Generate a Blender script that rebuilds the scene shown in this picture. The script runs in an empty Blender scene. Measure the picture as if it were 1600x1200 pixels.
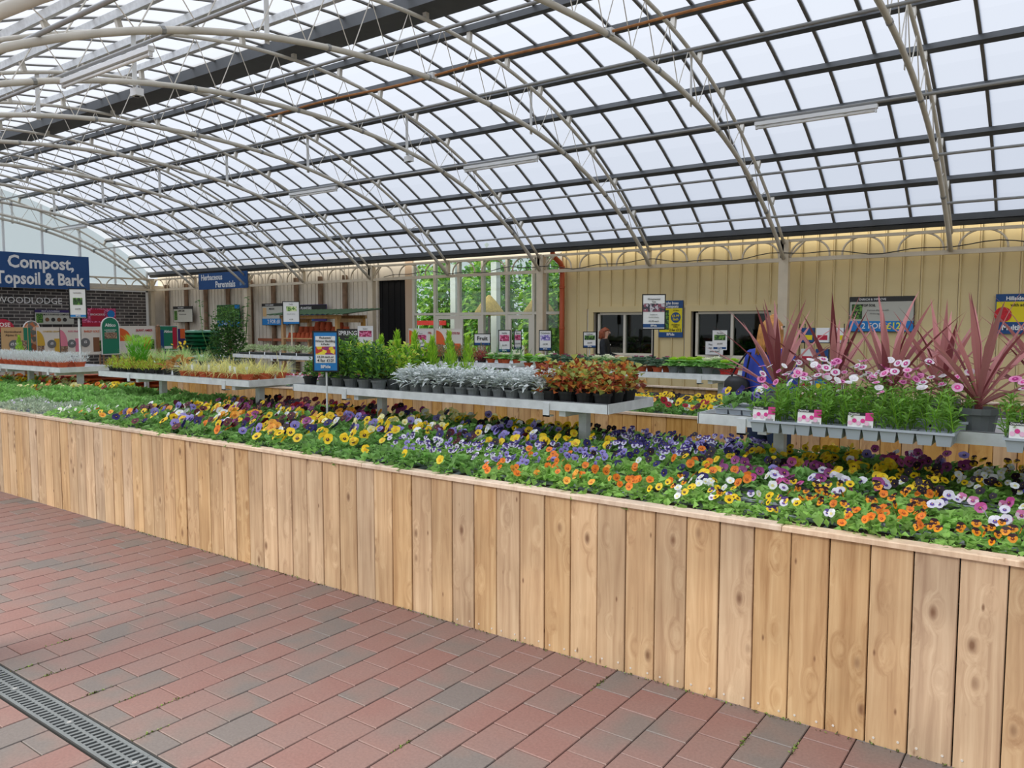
import bpy, math, random
import numpy as np
from mathutils import Vector, Matrix, Euler

SC = bpy.context.scene
COL = SC.collection
PI = math.pi
random.seed(7)

# ------------------------------------------------------------------ camera
CAM_Z = 1.6
cam_d = bpy.data.cameras.new('camera')
cam_d.sensor_width = 36.0
cam_d.lens = 36.0 * 1230.0 / 1600.0
cam_d.clip_start = 0.05
cam_d.clip_end = 400
cam = bpy.data.objects.new('camera', cam_d)
cam.location = (0, 0, CAM_Z)
cam.rotation_euler = (math.radians(90 - 4.2927), 0, math.radians(36.0156))
COL.objects.link(cam)
SC.camera = cam

# ------------------------------------------------------------------ world, sun, exposure
SC.view_settings.view_transform = 'Standard'
SC.view_settings.look = 'None'
SC.view_settings.gamma = 1.0
SC.view_settings.use_curve_mapping = False
SC.view_settings.exposure = 0.42
wd = bpy.data.worlds.new('overcast_sky')
SC.world = wd
wd.use_nodes = True
bg = wd.node_tree.nodes['Background']
bg.inputs[0].default_value = (0.90, 0.95, 1.0, 1)
bg.inputs[1].default_value = 0.70
sun_d = bpy.data.lights.new('sun', 'SUN')
sun_d.energy = 5.0
sun_d.angle = math.radians(40)
sun_d.color = (1.0, 0.93, 0.82)
sun = bpy.data.objects.new('sun', sun_d)
sun.rotation_euler = Vector((0.42, 0.46, -0.78)).to_track_quat('-Z', 'Y').to_euler()
sun.location = (-6, -8, 12)
COL.objects.link(sun)

# ------------------------------------------------------------------ helpers
def lin(h):
    h = h.lstrip('#')
    out = []
    for i in (0, 2, 4):
        c = int(h[i:i + 2], 16) / 255.0
        out.append(c / 12.92 if c <= 0.04045 else ((c + 0.055) / 1.055) ** 2.4)
    return (out[0], out[1], out[2], 1.0)

MATS = {}
def nodes_of(m):
    m.use_nodes = True
    nt = m.node_tree
    return nt, nt.nodes, nt.links, nt.nodes['Principled BSDF']

def mat(name, hexc, rough=0.6, metal=0.0, var=0.0, scale=8.0, spec=0.4, bump=0.0):
    """plain procedural material: a noise moves the colour a little"""
    key = name
    if key in MATS:
        return MATS[key]
    m = bpy.data.materials.new(name)
    nt, N, L, b = nodes_of(m)
    c = lin(hexc)
    b.inputs['Base Color'].default_value = c
    b.inputs['Roughness'].default_value = rough
    b.inputs['Metallic'].default_value = metal
    b.inputs['Specular IOR Level'].default_value = spec
    if var > 0 or bump > 0:
        tc = N.new('ShaderNodeTexCoord')
        no = N.new('ShaderNodeTexNoise'); no.inputs['Scale'].default_value = scale
        no.inputs['Detail'].default_value = 5
        L.new(tc.outputs['Object'], no.inputs['Vector'])
        if var > 0:
            mr = N.new('ShaderNodeMapRange')
            mr.inputs[1].default_value = 0.3; mr.inputs[2].default_value = 0.7
            mr.inputs[3].default_value = 1 - var; mr.inputs[4].default_value = 1 + var
            L.new(no.outputs['Fac'], mr.inputs[0])
            hs = N.new('ShaderNodeHueSaturation'); hs.inputs['Color'].default_value = c
            L.new(mr.outputs[0], hs.inputs['Value'])
            L.new(hs.outputs[0], b.inputs['Base Color'])
        if bump > 0:
            bp = N.new('ShaderNodeBump'); bp.inputs['Strength'].default_value = bump
            bp.inputs['Distance'].default_value = 0.01
            L.new(no.outputs['Fac'], bp.inputs['Height']); L.new(bp.outputs[0], b.inputs['Normal'])
    MATS[key] = m
    return m

def leafmat(name, hexc, var=0.35, trans=0.3, rough=0.5):
    """leaf: diffuse + some light passing through, value varies leaf by leaf"""
    if name in MATS:
        return MATS[name]
    m = bpy.data.materials.new(name)
    nt, N, L, b = nodes_of(m)
    g = N.new('ShaderNodeNewGeometry')
    oi = N.new('ShaderNodeObjectInfo')
    ad = N.new('ShaderNodeMath'); ad.operation = 'ADD'
    L.new(g.outputs['Random Per Island'], ad.inputs[0]); L.new(oi.outputs['Random'], ad.inputs[1])
    fr = N.new('ShaderNodeMath'); fr.operation = 'FRACT'; L.new(ad.outputs[0], fr.inputs[0])
    mr = N.new('ShaderNodeMapRange'); mr.inputs[3].default_value = 1 - var; mr.inputs[4].default_value = 1 + var
    L.new(fr.outputs[0], mr.inputs[0])
    hs = N.new('ShaderNodeHueSaturation'); hs.inputs['Color'].default_value = lin(hexc)
    L.new(mr.outputs[0], hs.inputs['Value'])
    L.new(hs.outputs[0], b.inputs['Base Color'])
    b.inputs['Roughness'].default_value = rough
    b.inputs['Specular IOR Level'].default_value = 0.35
    tr = N.new('ShaderNodeBsdfTranslucent'); L.new(hs.outputs[0], tr.inputs['Color'])
    mx = N.new('ShaderNodeMixShader'); mx.inputs[0].default_value = trans
    L.new(b.outputs[0], mx.inputs[1]); L.new(tr.outputs[0], mx.inputs[2])
    L.new(mx.outputs[0], N['Material Output'].inputs['Surface'])
    MATS[name] = m
    return m

class MB:
    def __init__(self):
        self.v = []; self.f = []; self.m = []; self.n = 0
    def add(self, V, F, mi=0):
        V = np.asarray(V, float).reshape(-1, 3)
        o = self.n
        self.v.append(V); self.n += len(V)
        if isinstance(mi, int):
            for q in F:
                self.f.append(tuple(i + o for i in q)); self.m.append(mi)
        else:
            for q, k in zip(F, mi):
                self.f.append(tuple(i + o for i in q)); self.m.append(k)
        return self
    def box(self, x0, x1, y0, y1, z0, z1, mi=0, M=None):
        V = np.array([(x0,y0,z0),(x1,y0,z0),(x1,y1,z0),(x0,y1,z0),(x0,y0,z1),(x1,y0,z1),(x1,y1,z1),(x0,y1,z1)], float)
        if M is not None:
            V = xf(V, M)
        return self.add(V, [(3,2,1,0),(4,5,6,7),(0,1,5,4),(1,2,6,5),(2,3,7,6),(3,0,4,7)], mi)
    def bevbox(self, x0, x1, y0, y1, z0, z1, b=0.004, mi=0):
        """box with its top edges chamfered"""
        V = [(x0,y0,z0),(x1,y0,z0),(x1,y1,z0),(x0,y1,z0),
             (x0,y0,z1-b),(x1,y0,z1-b),(x1,y1,z1-b),(x0,y1,z1-b),
             (x0+b,y0+b,z1),(x1-b,y0+b,z1),(x1-b,y1-b,z1),(x0+b,y1-b,z1)]
        F = [(3,2,1,0),(8,9,10,11)]
        for i in range(4):
            j = (i+1) % 4
            F += [(i,j,j+4,i+4),(i+4,j+4,j+8,i+8)]
        return self.add(V, F, mi)
    def tube(self, pts, r, n=6, mi=0, closed=False):
        P = np.asarray(pts, float); k = len(P)
        rr = np.broadcast_to(np.asarray(r, float), (k,))
        T = np.zeros_like(P)
        if closed:
            T = np.roll(P, -1, 0) - np.roll(P, 1, 0)
        else:
            T[1:-1] = P[2:] - P[:-2]; T[0] = P[1]-P[0]; T[-1] = P[-1]-P[-2]
        T /= np.linalg.norm(T, axis=1)[:, None] + 1e-9
        up = np.array([0, 0, 1.0]) if abs(T[0][2]) < 0.9 else np.array([1.0, 0, 0])
        V = []
        for i in range(k):
            a = np.cross(up, T[i]); a /= np.linalg.norm(a) + 1e-9
            b = np.cross(T[i], a); up = b
            for j in range(n):
                t = 2*PI*j/n
                V.append(P[i] + rr[i]*(math.cos(t)*a + math.sin(t)*b))
        F = []
        for i in range(k if closed else k-1):
            i2 = (i+1) % k
            for j in range(n):
                j2 = (j+1) % n
                F.append((i*n+j, i*n+j2, i2*n+j2, i2*n+j))
        if not closed:
            F.append(tuple(range(n-1, -1, -1))); F.append(tuple((k-1)*n + j for j in range(n)))
        return self.add(V, F, mi)
    def lathe(self, prof, n=12, c=(0,0,0), mi=0, caps=True):
        V = []; F = []; k = len(prof)
        for r, z in prof:
            for j in range(n):
                t = 2*PI*j/n
                V.append((c[0]+r*math.cos(t), c[1]+r*math.sin(t), c[2]+z))
        for i in range(k-1):
            for j in range(n):
                j2 = (j+1) % n
                F.append((i*n+j, i*n+j2, (i+1)*n+j2, (i+1)*n+j))
        if caps:
            F.append(tuple(range(n-1, -1, -1))); F.append(tuple((k-1)*n+j for j in range(n)))
        return self.add(V, F, mi)
    def prism(self, poly, t, M=None, mi=0):
        """polygon in XZ, thickness t towards -Y"""
        k = len(poly)
        V = [(x, 0, z) for x, z in poly] + [(x, -t, z) for x, z in poly]
        F = [tuple(range(k-1, -1, -1)), tuple(range(k, 2*k))]
        for i in range(k):
            j = (i+1) % k
            F.append((i, j, j+k, i+k))
        V = np.array(V, float)
        if M is not None:
            V = xf(V, M)
        return self.add(V, F, mi)
    def mesh(self, name, mats, smooth=False):
        me = bpy.data.meshes.new(name)
        V = np.concatenate(self.v) if self.v else np.zeros((0, 3))
        me.from_pydata(V.tolist(), [], self.f)
        for m in (mats if isinstance(mats, (list, tuple)) else [mats]):
            me.materials.append(m)
        me.polygons.foreach_set('material_index', self.m)
        if smooth:
            me.polygons.foreach_set('use_smooth', [True]*len(self.f))
        me.update()
        return me
    def build(self, name, mats, parent=None, loc=None, rotz=0, smooth=False):
        return inst(name, self.mesh(name, mats, smooth), parent, loc, (0, 0, rotz))

def xf(V, M):
    V = np.asarray(V, float); A = np.array(M)
    return V @ A[:3, :3].T + A[:3, 3]

def inst(name, me, parent=None, loc=None, rot=None, scale=None):
    o = bpy.data.objects.new(name, me)
    COL.objects.link(o)
    if parent is not None:
        o.parent = parent
    if loc is not None:
        o.location = loc
    if rot is not None:
        o.rotation_euler = rot
    if scale is not None:
        o.scale = (scale,)*3 if isinstance(scale, (int, float)) else scale
    return o

def tag(o, label=None, cat=None, group=None, kind=None):
    if label: o['label'] = label
    if cat: o['category'] = cat
    if group: o['group'] = group
    if kind: o['kind'] = kind
    return o

def thing(name, label, cat, loc=(0, 0, 0), rotz=0, group=None):
    o = bpy.data.objects.new(name, None)
    o.empty_display_size = 0.1
    COL.objects.link(o)
    o.location = loc; o.rotation_euler = (0, 0, rotz)
    return tag(o, label, cat, group)

def struct(name, mb, mats, smooth=False):
    return tag(mb.build(name, mats, smooth=smooth), kind='structure')

TEXT_CACHE = {}
def text_mesh(s, size, m, bold=0.0, xs=1.0, align='CENTER', serif=False):
    key = (s, size, m.name, bold, xs, align)
    if key in TEXT_CACHE:
        return TEXT_CACHE[key]
    cu = bpy.data.curves.new('lettering', 'FONT')
    cu.body = s; cu.size = size; cu.align_x = align; cu.align_y = 'CENTER'
    cu.offset = bold*size; cu.extrude = 0.0015; cu.resolution_u = 2
    ob = bpy.data.objects.new('lettering', cu)
    me = bpy.data.meshes.new_from_object(ob)
    bpy.data.objects.remove(ob); bpy.data.curves.remove(cu)
    for v in me.vertices:           # local XY text -> XZ, facing -Y
        x, y, z = v.co
        v.co = (x*xs, -z, y)
    me.materials.clear(); me.materials.append(m)
    TEXT_CACHE[key] = me
    return me

# ------------------------------------------------------------------ materials of the place
def wood_mat(name, c1, c2, c3, dark):
    m = bpy.data.materials.new(name); MATS[name] = m
    nt, N, L, b = nodes_of(m)
    tc = N.new('ShaderNodeTexCoord'); oi = N.new('ShaderNodeObjectInfo')
    off = N.new('ShaderNodeVectorMath'); off.operation = 'SCALE'
    cmb = N.new('ShaderNodeCombineXYZ')
    for k in range(3): L.new(oi.outputs['Random'], cmb.inputs[k])
    L.new(cmb.outputs[0], off.inputs[0]); off.inputs['Scale'].default_value = 37.0
    add = N.new('ShaderNodeVectorMath'); add.operation = 'ADD'
    L.new(tc.outputs['Object'], add.inputs[0]); L.new(off.outputs[0], add.inputs[1])
    # warp the grain around knots
    vor = N.new('ShaderNodeTexVoronoi'); vor.inputs['Scale'].default_value = 1.0
    mpk = N.new('ShaderNodeMapping'); mpk.inputs['Scale'].default_value = (9.0, 9.0, 4.6)
    L.new(add.outputs[0], mpk.inputs[0]); L.new(mpk.outputs[0], vor.inputs['Vector'])
    mp = N.new('ShaderNodeMapping'); mp.inputs['Scale'].default_value = (26, 26, 1.3)
    L.new(add.outputs[0], mp.inputs[0])
    kn = N.new('ShaderNodeMapRange'); kn.inputs[1].default_value = 0.02; kn.inputs[2].default_value = 0.42
    kn.inputs[3].default_value = 1.1; kn.inputs[4].default_value = 0.0
    L.new(vor.outputs['Distance'], kn.inputs[0])
    ws = N.new('ShaderNodeVectorMath'); ws.operation = 'ADD'
    L.new(mp.outputs[0], ws.inputs[0]); L.new(kn.outputs[0], ws.inputs[1])
    gr = N.new('ShaderNodeTexNoise'); gr.inputs['Scale'].default_value = 1.0; gr.inputs['Detail'].default_value = 6
    gr.inputs['Roughness'].default_value = 0.62; gr.inputs['Distortion'].default_value = 0.5
    L.new(ws.outputs[0], gr.inputs['Vector'])
    rp = N.new('ShaderNodeValToRGB'); e = rp.color_ramp.elements
    e[0].position = 0.3; e[0].color = lin(c1); e[1].position = 0.72; e[1].color = lin(c2)
    x = e.new(0.5); x.color = lin(c3)
    L.new(gr.outputs['Fac'], rp.inputs[0])
    # broad stain
    st = N.new('ShaderNodeTexNoise'); st.inputs['Scale'].default_value = 2.6; st.inputs['Detail'].default_value = 3
    L.new(add.outputs[0], st.inputs['Vector'])
    stm = N.new('ShaderNodeMapRange'); stm.inputs[1].default_value = 0.3; stm.inputs[2].default_value = 0.7
    stm.inputs[3].default_value = 0.86; stm.inputs[4].default_value = 1.1
    L.new(st.outputs['Fac'], stm.inputs[0])
    rv = N.new('ShaderNodeMapRange'); rv.inputs[3].default_value = 0.88; rv.inputs[4].default_value = 1.08
    L.new(oi.outputs['Random'], rv.inputs[0])
    mu = N.new('ShaderNodeMath'); mu.operation = 'MULTIPLY'
    L.new(stm.outputs[0], mu.inputs[0]); L.new(rv.outputs[0], mu.inputs[1])
    hs = N.new('ShaderNodeHueSaturation'); L.new(rp.outputs[0], hs.inputs['Color']); L.new(mu.outputs[0], hs.inputs['Value'])
    rs = N.new('ShaderNodeMath'); rs.operation = 'MULTIPLY'; rs.inputs[1].default_value = 7.31
    L.new(oi.outputs['Random'], rs.inputs[0])
    rf = N.new('ShaderNodeMath'); rf.operation = 'FRACT'; L.new(rs.outputs[0], rf.inputs[0])
    rsm = N.new('ShaderNodeMapRange'); rsm.inputs[3].default_value = 0.78; rsm.inputs[4].default_value = 1.05
    L.new(rf.outputs[0], rsm.inputs[0]); L.new(rsm.outputs[0], hs.inputs['Saturation'])
    # knots: a dark core in some cells only
    kc = N.new('ShaderNodeMapRange'); kc.inputs[1].default_value = 0.05; kc.inputs[2].default_value = 0.17
    kc.inputs[3].default_value = 1.0; kc.inputs[4].default_value = 0.0
    L.new(vor.outputs['Distance'], kc.inputs[0])
    sel = N.new('ShaderNodeSeparateColor'); L.new(vor.outputs['Color'], sel.inputs[0])
    gt = N.new('ShaderNodeMath'); gt.operation = 'GREATER_THAN'; gt.inputs[1].default_value = 0.42
    L.new(sel.outputs[0], gt.inputs[0])
    km = N.new('ShaderNodeMath'); km.operation = 'MULTIPLY'
    L.new(kc.outputs[0], km.inputs[0]); L.new(gt.outputs[0], km.inputs[1])
    k8 = N.new('ShaderNodeMath'); k8.operation = 'MULTIPLY'; k8.inputs[1].default_value = 0.85
    L.new(km.outputs[0], k8.inputs[0])
    mix = N.new('ShaderNodeMix'); mix.data_type = 'RGBA'
    L.new(k8.outputs[0], mix.inputs[0]); L.new(hs.outputs[0], mix.inputs[6]); mix.inputs[7].default_value = lin(dark)
    # small pin knots
    mp2 = N.new('ShaderNodeMapping'); mp2.inputs['Scale'].default_value = (24, 24, 9)
    v2 = N.new('ShaderNodeTexVoronoi'); v2.inputs['Scale'].default_value = 1.0
    L.new(add.outputs[0], mp2.inputs[0]); L.new(mp2.outputs[0], v2.inputs['Vector'])
    p2 = N.new('ShaderNodeMapRange'); p2.inputs[1].default_value = 0.06; p2.inputs[2].default_value = 0.16
    p2.inputs[3].default_value = 0.8; p2.inputs[4].default_value = 0.0
    L.new(v2.outputs['Distance'], p2.inputs[0])
    s2 = N.new('ShaderNodeSeparateColor'); L.new(v2.outputs['Color'], s2.inputs[0])
    g2 = N.new('ShaderNodeMath'); g2.operation = 'GREATER_THAN'; g2.inputs[1].default_value = 0.86
    L.new(s2.outputs[0], g2.inputs[0])
    m2 = N.new('ShaderNodeMath'); m2.operation = 'MULTIPLY'; L.new(p2.outputs[0], m2.inputs[0]); L.new(g2.outputs[0], m2.inputs[1])
    mx2 = N.new('ShaderNodeMix'); mx2.data_type = 'RGBA'
    L.new(m2.outputs[0], mx2.inputs[0]); L.new(mix.outputs[2], mx2.inputs[6]); mx2.inputs[7].default_value = lin(dark)
    L.new(mx2.outputs[2], b.inputs['Base Color'])
    b.inputs['Roughness'].default_value = 0.62
    b.inputs['Specular IOR Level'].default_value = 0.3
    bp = N.new('ShaderNodeBump'); bp.inputs['Strength'].default_value = 0.12; bp.inputs['Distance'].default_value = 0.004
    L.new(gr.outputs['Fac'], bp.inputs['Height']); L.new(bp.outputs[0], b.inputs['Normal'])
    return m

def brick_mat():
    m = bpy.data.materials.new('paver_brick'); MATS['paver_brick'] = m
    nt, N, L, b = nodes_of(m)
    g = N.new('ShaderNodeNewGeometry'); oi = N.new('ShaderNodeObjectInfo')
    ad = N.new('ShaderNodeMath'); ad.operation = 'ADD'
    L.new(g.outputs['Random Per Island'], ad.inputs[0]); L.new(oi.outputs['Random'], ad.inputs[1])
    fr = N.new('ShaderNodeMath'); fr.operation = 'FRACT'; L.new(ad.outputs[0], fr.inputs[0])
    no = N.new('ShaderNodeTexNoise'); no.inputs['Scale'].default_value = 3.1; no.inputs['Detail'].default_value = 2
    L.new(g.outputs['Position'], no.inputs['Vector'])
    mr = N.new('ShaderNodeMapRange'); mr.inputs[1].default_value = 0.3; mr.inputs[2].default_value = 0.7
    mr.inputs[3].default_value = -0.33; mr.inputs[4].default_value = 0.33
    L.new(no.outputs['Fac'], mr.inputs[0])
    s = N.new('ShaderNodeMath'); s.operation = 'ADD'; L.new(fr.outputs[0], s.inputs[0]); L.new(mr.outputs[0], s.inputs[1])
    rp = N.new('ShaderNodeValToRGB'); e = rp.color_ramp.elements
    e[0].position = 0.0; e[0].color = lin('#785a56'); e[1].position = 1.0; e[1].color = lin('#655f5e')
    for p, c in ((0.35, '#785f5b'), (0.6, '#755f5c'), (0.84, '#6d605d'), (0.95, '#68605e')):
        x = e.new(p); x.color = lin(c)
    L.new(s.outputs[0], rp.inputs[0])
    fi = N.new('ShaderNodeTexNoise'); fi.inputs['Scale'].default_value = 90; fi.inputs['Detail'].default_value = 3
    L.new(g.outputs['Position'], fi.inputs['Vector'])
    fm = N.new('ShaderNodeMapRange'); fm.inputs[1].default_value = 0.3; fm.inputs[2].default_value = 0.7
    fm.inputs[3].default_value = 0.88; fm.inputs[4].default_value = 1.1
    L.new(fi.outputs['Fac'], fm.inputs[0])
    hs = N.new('ShaderNodeHueSaturation'); L.new(rp.outputs[0], hs.inputs['Color']); L.new(fm.outputs[0], hs.inputs['Value'])
    L.new(hs.outputs[0], b.inputs['Base Color'])
    b.inputs['Roughness'].default_value = 0.55
    b.inputs['Specular IOR Level'].default_value = 0.45
    bp = N.new('ShaderNodeBump'); bp.inputs['Strength'].default_value = 0.25; bp.inputs['Distance'].default_value = 0.003
    L.new(fi.outputs['Fac'], bp.inputs['Height']); L.new(bp.outputs[0], b.inputs['Normal'])
    return m

def pane_mat(name, tint, fac, scat=(0.60, 0.63, 0.69, 1)):
    """thin milky roofing sheet: part see-through, part scattering"""
    m = bpy.data.materials.new(name); MATS[name] = m
    nt, N, L, b = nodes_of(m)
    N.remove(b)
    t = N.new('ShaderNodeBsdfTransparent'); t.inputs[0].default_value = lin(tint)
    s = N.new('ShaderNodeBsdfTranslucent'); s.inputs[0].default_value = scat
    mx = N.new('ShaderNodeMixShader'); mx.inputs[0].default_value = fac
    L.new(t.outputs[0], mx.inputs[1]); L.new(s.outputs[0], mx.inputs[2])
    L.new(mx.outputs[0], N['Material Output'].inputs['Surface'])
    return m

def glass_mat(name, tint, fac=0.10):
    m = bpy.data.materials.new(name); MATS[name] = m
    nt, N, L, b = nodes_of(m)
    N.remove(b)
    t = N.new('ShaderNodeBsdfTransparent'); t.inputs[0].default_value = lin(tint)
    s = N.new('ShaderNodeBsdfGlossy'); s.inputs['Roughness'].default_value = 0.02
    mx = N.new('ShaderNodeMixShader')
    lw = N.new('ShaderNodeLayerWeight'); lw.inputs[0].default_value = 0.5
    pw = N.new('ShaderNodeMath'); pw.operation = 'POWER'; pw.inputs[1].default_value = 5.0
    L.new(lw.outputs['Facing'], pw.inputs[0])
    ad = N.new('ShaderNodeMath'); ad.operation = 'ADD'; ad.inputs[1].default_value = fac
    L.new(pw.outputs[0], ad.inputs[0]); L.new(ad.outputs[0], mx.inputs[0])
    L.new(t.outputs[0], mx.inputs[1]); L.new(s.outputs[0], mx.inputs[2])
    L.new(mx.outputs[0], N['Material Output'].inputs['Surface'])
    return m

M_WOOD = wood_mat('planter_wood', '#a9845f', '#d4b68e', '#c2a078', '#6c4a35')
M_WOOD2 = wood_mat('rear_wood_light_tint', '#b07c40', '#d9ac68', '#c99a56', '#6b4522')  # orange cast of the light on the rear planks put into the wood colour
M_CAP = wood_mat('capping_wood', '#c3a78c', '#dcc5ab', '#d2b89c', '#9a7a5c')
M_ROUGHWOOD = wood_mat('weathered_wood', '#7a5536', '#a57a4c', '#8e6540', '#4a2f1a')
M_BRICK = brick_mat()
M_PANE = pane_mat('roof_sheet', '#a5b0c8', 0.5)
M_GABLE = pane_mat('gable_sheet', '#c6d0d8', 0.5, (0.62, 0.66, 0.68, 1))
M_GLASS = glass_mat('window_glass', '#e6eeec', 0.05)
M_DARKGLASS = glass_mat('shop_window_glass', '#c3cbc8', 0.03)
M_STEEL = mat('galvanised_steel', '#d8dbdc', 0.45, 0.1, 0.12, 14)
M_CREAM = mat('cream_paint', '#cdbfa6', 0.55, 0, 0.06, 5)
M_TRUSS = mat('truss_paint', '#d4cfc3', 0.5, 0, 0.08, 4)
M_PURLIN = mat('dark_purlin', '#55585a', 0.6, 0, 0.1, 4)
M_BAR = mat('glazing_bar', '#7c7a76', 0.6, 0, 0.08, 6)
M_RAIL = mat('grey_tube', '#9a9b9a', 0.45, 0.3, 0.06, 6)
M_SOIL = mat('capillary_matting', '#3d3a36', 0.95, 0, 0.25, 20)
M_TAN = mat('tan_cladding', '#d8c492', 0.6, 0, 0.05, 1.5)
M_OFFWHITE = mat('offwhite_cladding', '#d6cdbd', 0.7, 0, 0.08, 2)
M_BROWNPOST = mat('brown_stud', '#7b624c', 0.8, 0, 0.2, 7)
M_BLACK = mat('black_plastic', '#141516', 0.5)
M_WHITE = mat('white_plastic', '#e4e6e6', 0.45)
M_TERRA = mat('terracotta', '#b5532f', 0.75, 0, 0.1, 12)
M_GREYPOT = mat('grey_pot_plastic', '#666b6c', 0.5, 0, 0.05, 8)
M_BLACKPOT = mat('black_pot_plastic', '#1d1f20', 0.5)
M_TRAY = mat('pale_grey_tray', '#aeb6bf', 0.45, 0, 0.04, 8)
M_BLUE = mat('sign_blue', '#1d4a80', 0.5)
M_SKYBLUE = mat('sign_sky_blue', '#1f7cc0', 0.5)
M_YELLOW = mat('sign_yellow', '#e2cf1c', 0.5)
M_PAPER = mat('white_print', '#e8e8e6', 0.5)
M_INK = mat('black_ink', '#20201f', 0.6)

ARC_C = 7.85; ARC_TOP = 5.54; ARC_R = 9.89
X0, BAY = -1.8016, 2.6413
def zU(y, off=0.0):
    r = ARC_R + off
    return ARC_TOP - ARC_R + math.sqrt(max(0.0, r*r - (y-ARC_C)**2))
def zL(y):
    d = abs(y - ARC_C)
    return 4.82 - 0.0309*d*d - 0.000382*d**4
X_LEFT, X_RIGHT = -25.6, 2.6
WALL_Y = 14.9

# ------------------------------------------------------------------ ground and paving
b = MB(); b.box(-70, 70, -70, 80, -0.6, -0.16)
struct('ground', b, mat('outdoor_ground', '#7d7a70', 0.9, 0, 0.2, 0.6))

b = MB(); b.box(-27, 7, -7, 15.2, -0.16, -0.012)
floor = struct('floor', b, mat('paving_bed_sand', '#5c5348', 0.95, 0, 0.3, 30))
BW, BL, GAP = 0.1735, 0.2065, 0.004
brick_mesh = []
for k in range(4):
    rr = random.Random(k)
    q = MB(); h = [rr.uniform(-0.0012, 0.0012) for _ in range(4)]
    x0, x1, y0, y1, z0, z1, bv = GAP/2, BW-GAP/2, GAP/2, BL-GAP/2, -0.05, 0.0, 0.0025
    V = [(x0,y0,z0),(x1,y0,z0),(x1,y1,z0),(x0,y1,z0),
         (x0,y0,z1-bv),(x1,y0,z1-bv),(x1,y1,z1-bv),(x0,y1,z1-bv),
         (x0+bv,y0+bv,z1+h[0]),(x1-bv,y0+bv,z1+h[1]),(x1-bv,y1-bv,z1+h[2]),(x0+bv,y1-bv,z1+h[3])]
    F = [(8,9,10,11)]
    for i in range(4):
        j = (i+1) % 4
        F += [(i,j,j+4,i+4),(i+4,j+4,j+8,i+8)]
    q.add(V, F); brick_mesh.append((V, F, q.mesh('brick', M_BRICK)))
DR0, DR1 = 1.36, 1.50                       # drain channel across the paving
cells = []; halves = []
nx0 = int(-14/BW); nx1 = int(6/BW)
yaw = math.radians(36.0156)
def brick_cell(x, y, i):
    cx, cy = x+BW/2, y+BL/2
    fwd = -cx*math.sin(yaw)+cy*math.cos(yaw); lat = cx*math.cos(yaw)+cy*math.sin(yaw)
    d = math.hypot(fwd, 1.6)
    vis = fwd > 1.5 and abs(lat)/max(fwd, .1) < 0.68 and 1.6/max(fwd, .1) < 0.62 and cy < 3.2
    cells.append((0 if vis else 1, d, x, y, i))
for i in range(nx0, nx1):
    x = i*BW + 0.045
    half = i % 2
    y = DR1 + 0.004
    if half: halves.append((x, y)); y += BL/2
    while y < 3.3: brick_cell(x, y, i); y += BL
    y = DR0 - 0.004
    if half: y -= BL/2; halves.append((x, y))
    while y > -3.4: y -= BL; brick_cell(x, y, i)
cells.sort()
rest = MB(); cnt = 0
for vis, d, x, y, i in cells:
    k = random.randrange(4)
    if vis == 0 and cnt < 300:
        inst('brick', brick_mesh[k][2], floor, (x, y, 0)); cnt += 1
    else:
        rest.add(np.array(brick_mesh[k][0])+np.array([x, y, 0]), brick_mesh[k][1])
for x, y in halves:                          # half bricks close every second row at the channel
    rest.bevbox(x+GAP/2, x+BW-GAP/2, y+GAP/2, y+BL/2-GAP/2, -0.05, 0.0, 0.0025)
o = rest.build('brick_field', M_BRICK, floor); o['kind'] = 'stuff'

# drain channel with slotted grates
drain = thing('drain_channel', 'dark grey slotted drain channel crossing the brick paving', 'drain', (0, DR0, 0))
b = MB(); w = DR1-DR0
b.box(-13, 5, 0.0, 0.006, -0.1, 0.001); b.box(-13, 5, w-0.006, w, -0.1, 0.001); b.box(-13, 5, 0.006, w-0.006, -0.1, -0.09)
b.build('channel_body', mat('dark_channel', '#2a2c2d', 0.8), drain)
g = MB(); L0 = 0.498
g.box(0, L0, 0.008, 0.022, -0.02, 0); g.box(0, L0, w-0.022, w-0.008, -0.02, 0); g.box(0, L0, w/2-0.006, w/2+0.006, -0.02, -0.001)
n = 17
for k in range(n):
    xx = (k+0.5)*L0/n
    for s, (ya, yb) in enumerate(((0.022, w/2-0.006), (w/2+0.006, w-0.022))):
        sh = 0.009
        x0 = xx + (0.004 if s else -0.004)
        V = [(x0-0.0065,ya,-0.018),(x0+0.0065,ya,-0.018),(x0+0.0065+sh,yb,-0.018),(x0-0.0065+sh,yb,-0.018),
             (x0-0.0065,ya,-0.0008),(x0+0.0065,ya,-0.0008),(x0+0.0065+sh,yb,-0.0008),(x0-0.0065+sh,yb,-0.0008)]
        g.add(V, [(3,2,1,0),(4,5,6,7),(0,1,5,4),(1,2,6,5),(2,3,7,6),(3,0,4,7)])
g.lathe([(0.016,-0.015),(0.016,0.0),(0.008,0.0)], 10, (0.0, w/2, 0.0005))
gm = g.mesh('grate', mat('cast_iron_grate', '#6a7074', 0.5, 0.2, 0.1, 30))
sm = MB().lathe([(0.009,0),(0.009,0.002),(0.004,0.002)], 10).mesh('screw', mat('bright_screw', '#d5d5d2', 0.3, 0.8))
for k in range(-14, 6):
    gx = k*0.5 - 0.25
    gr = inst('grate', gm, drain, (gx, 0, 0))
    inst('screw', sm, gr, (0, w/2, 0.0))

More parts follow.
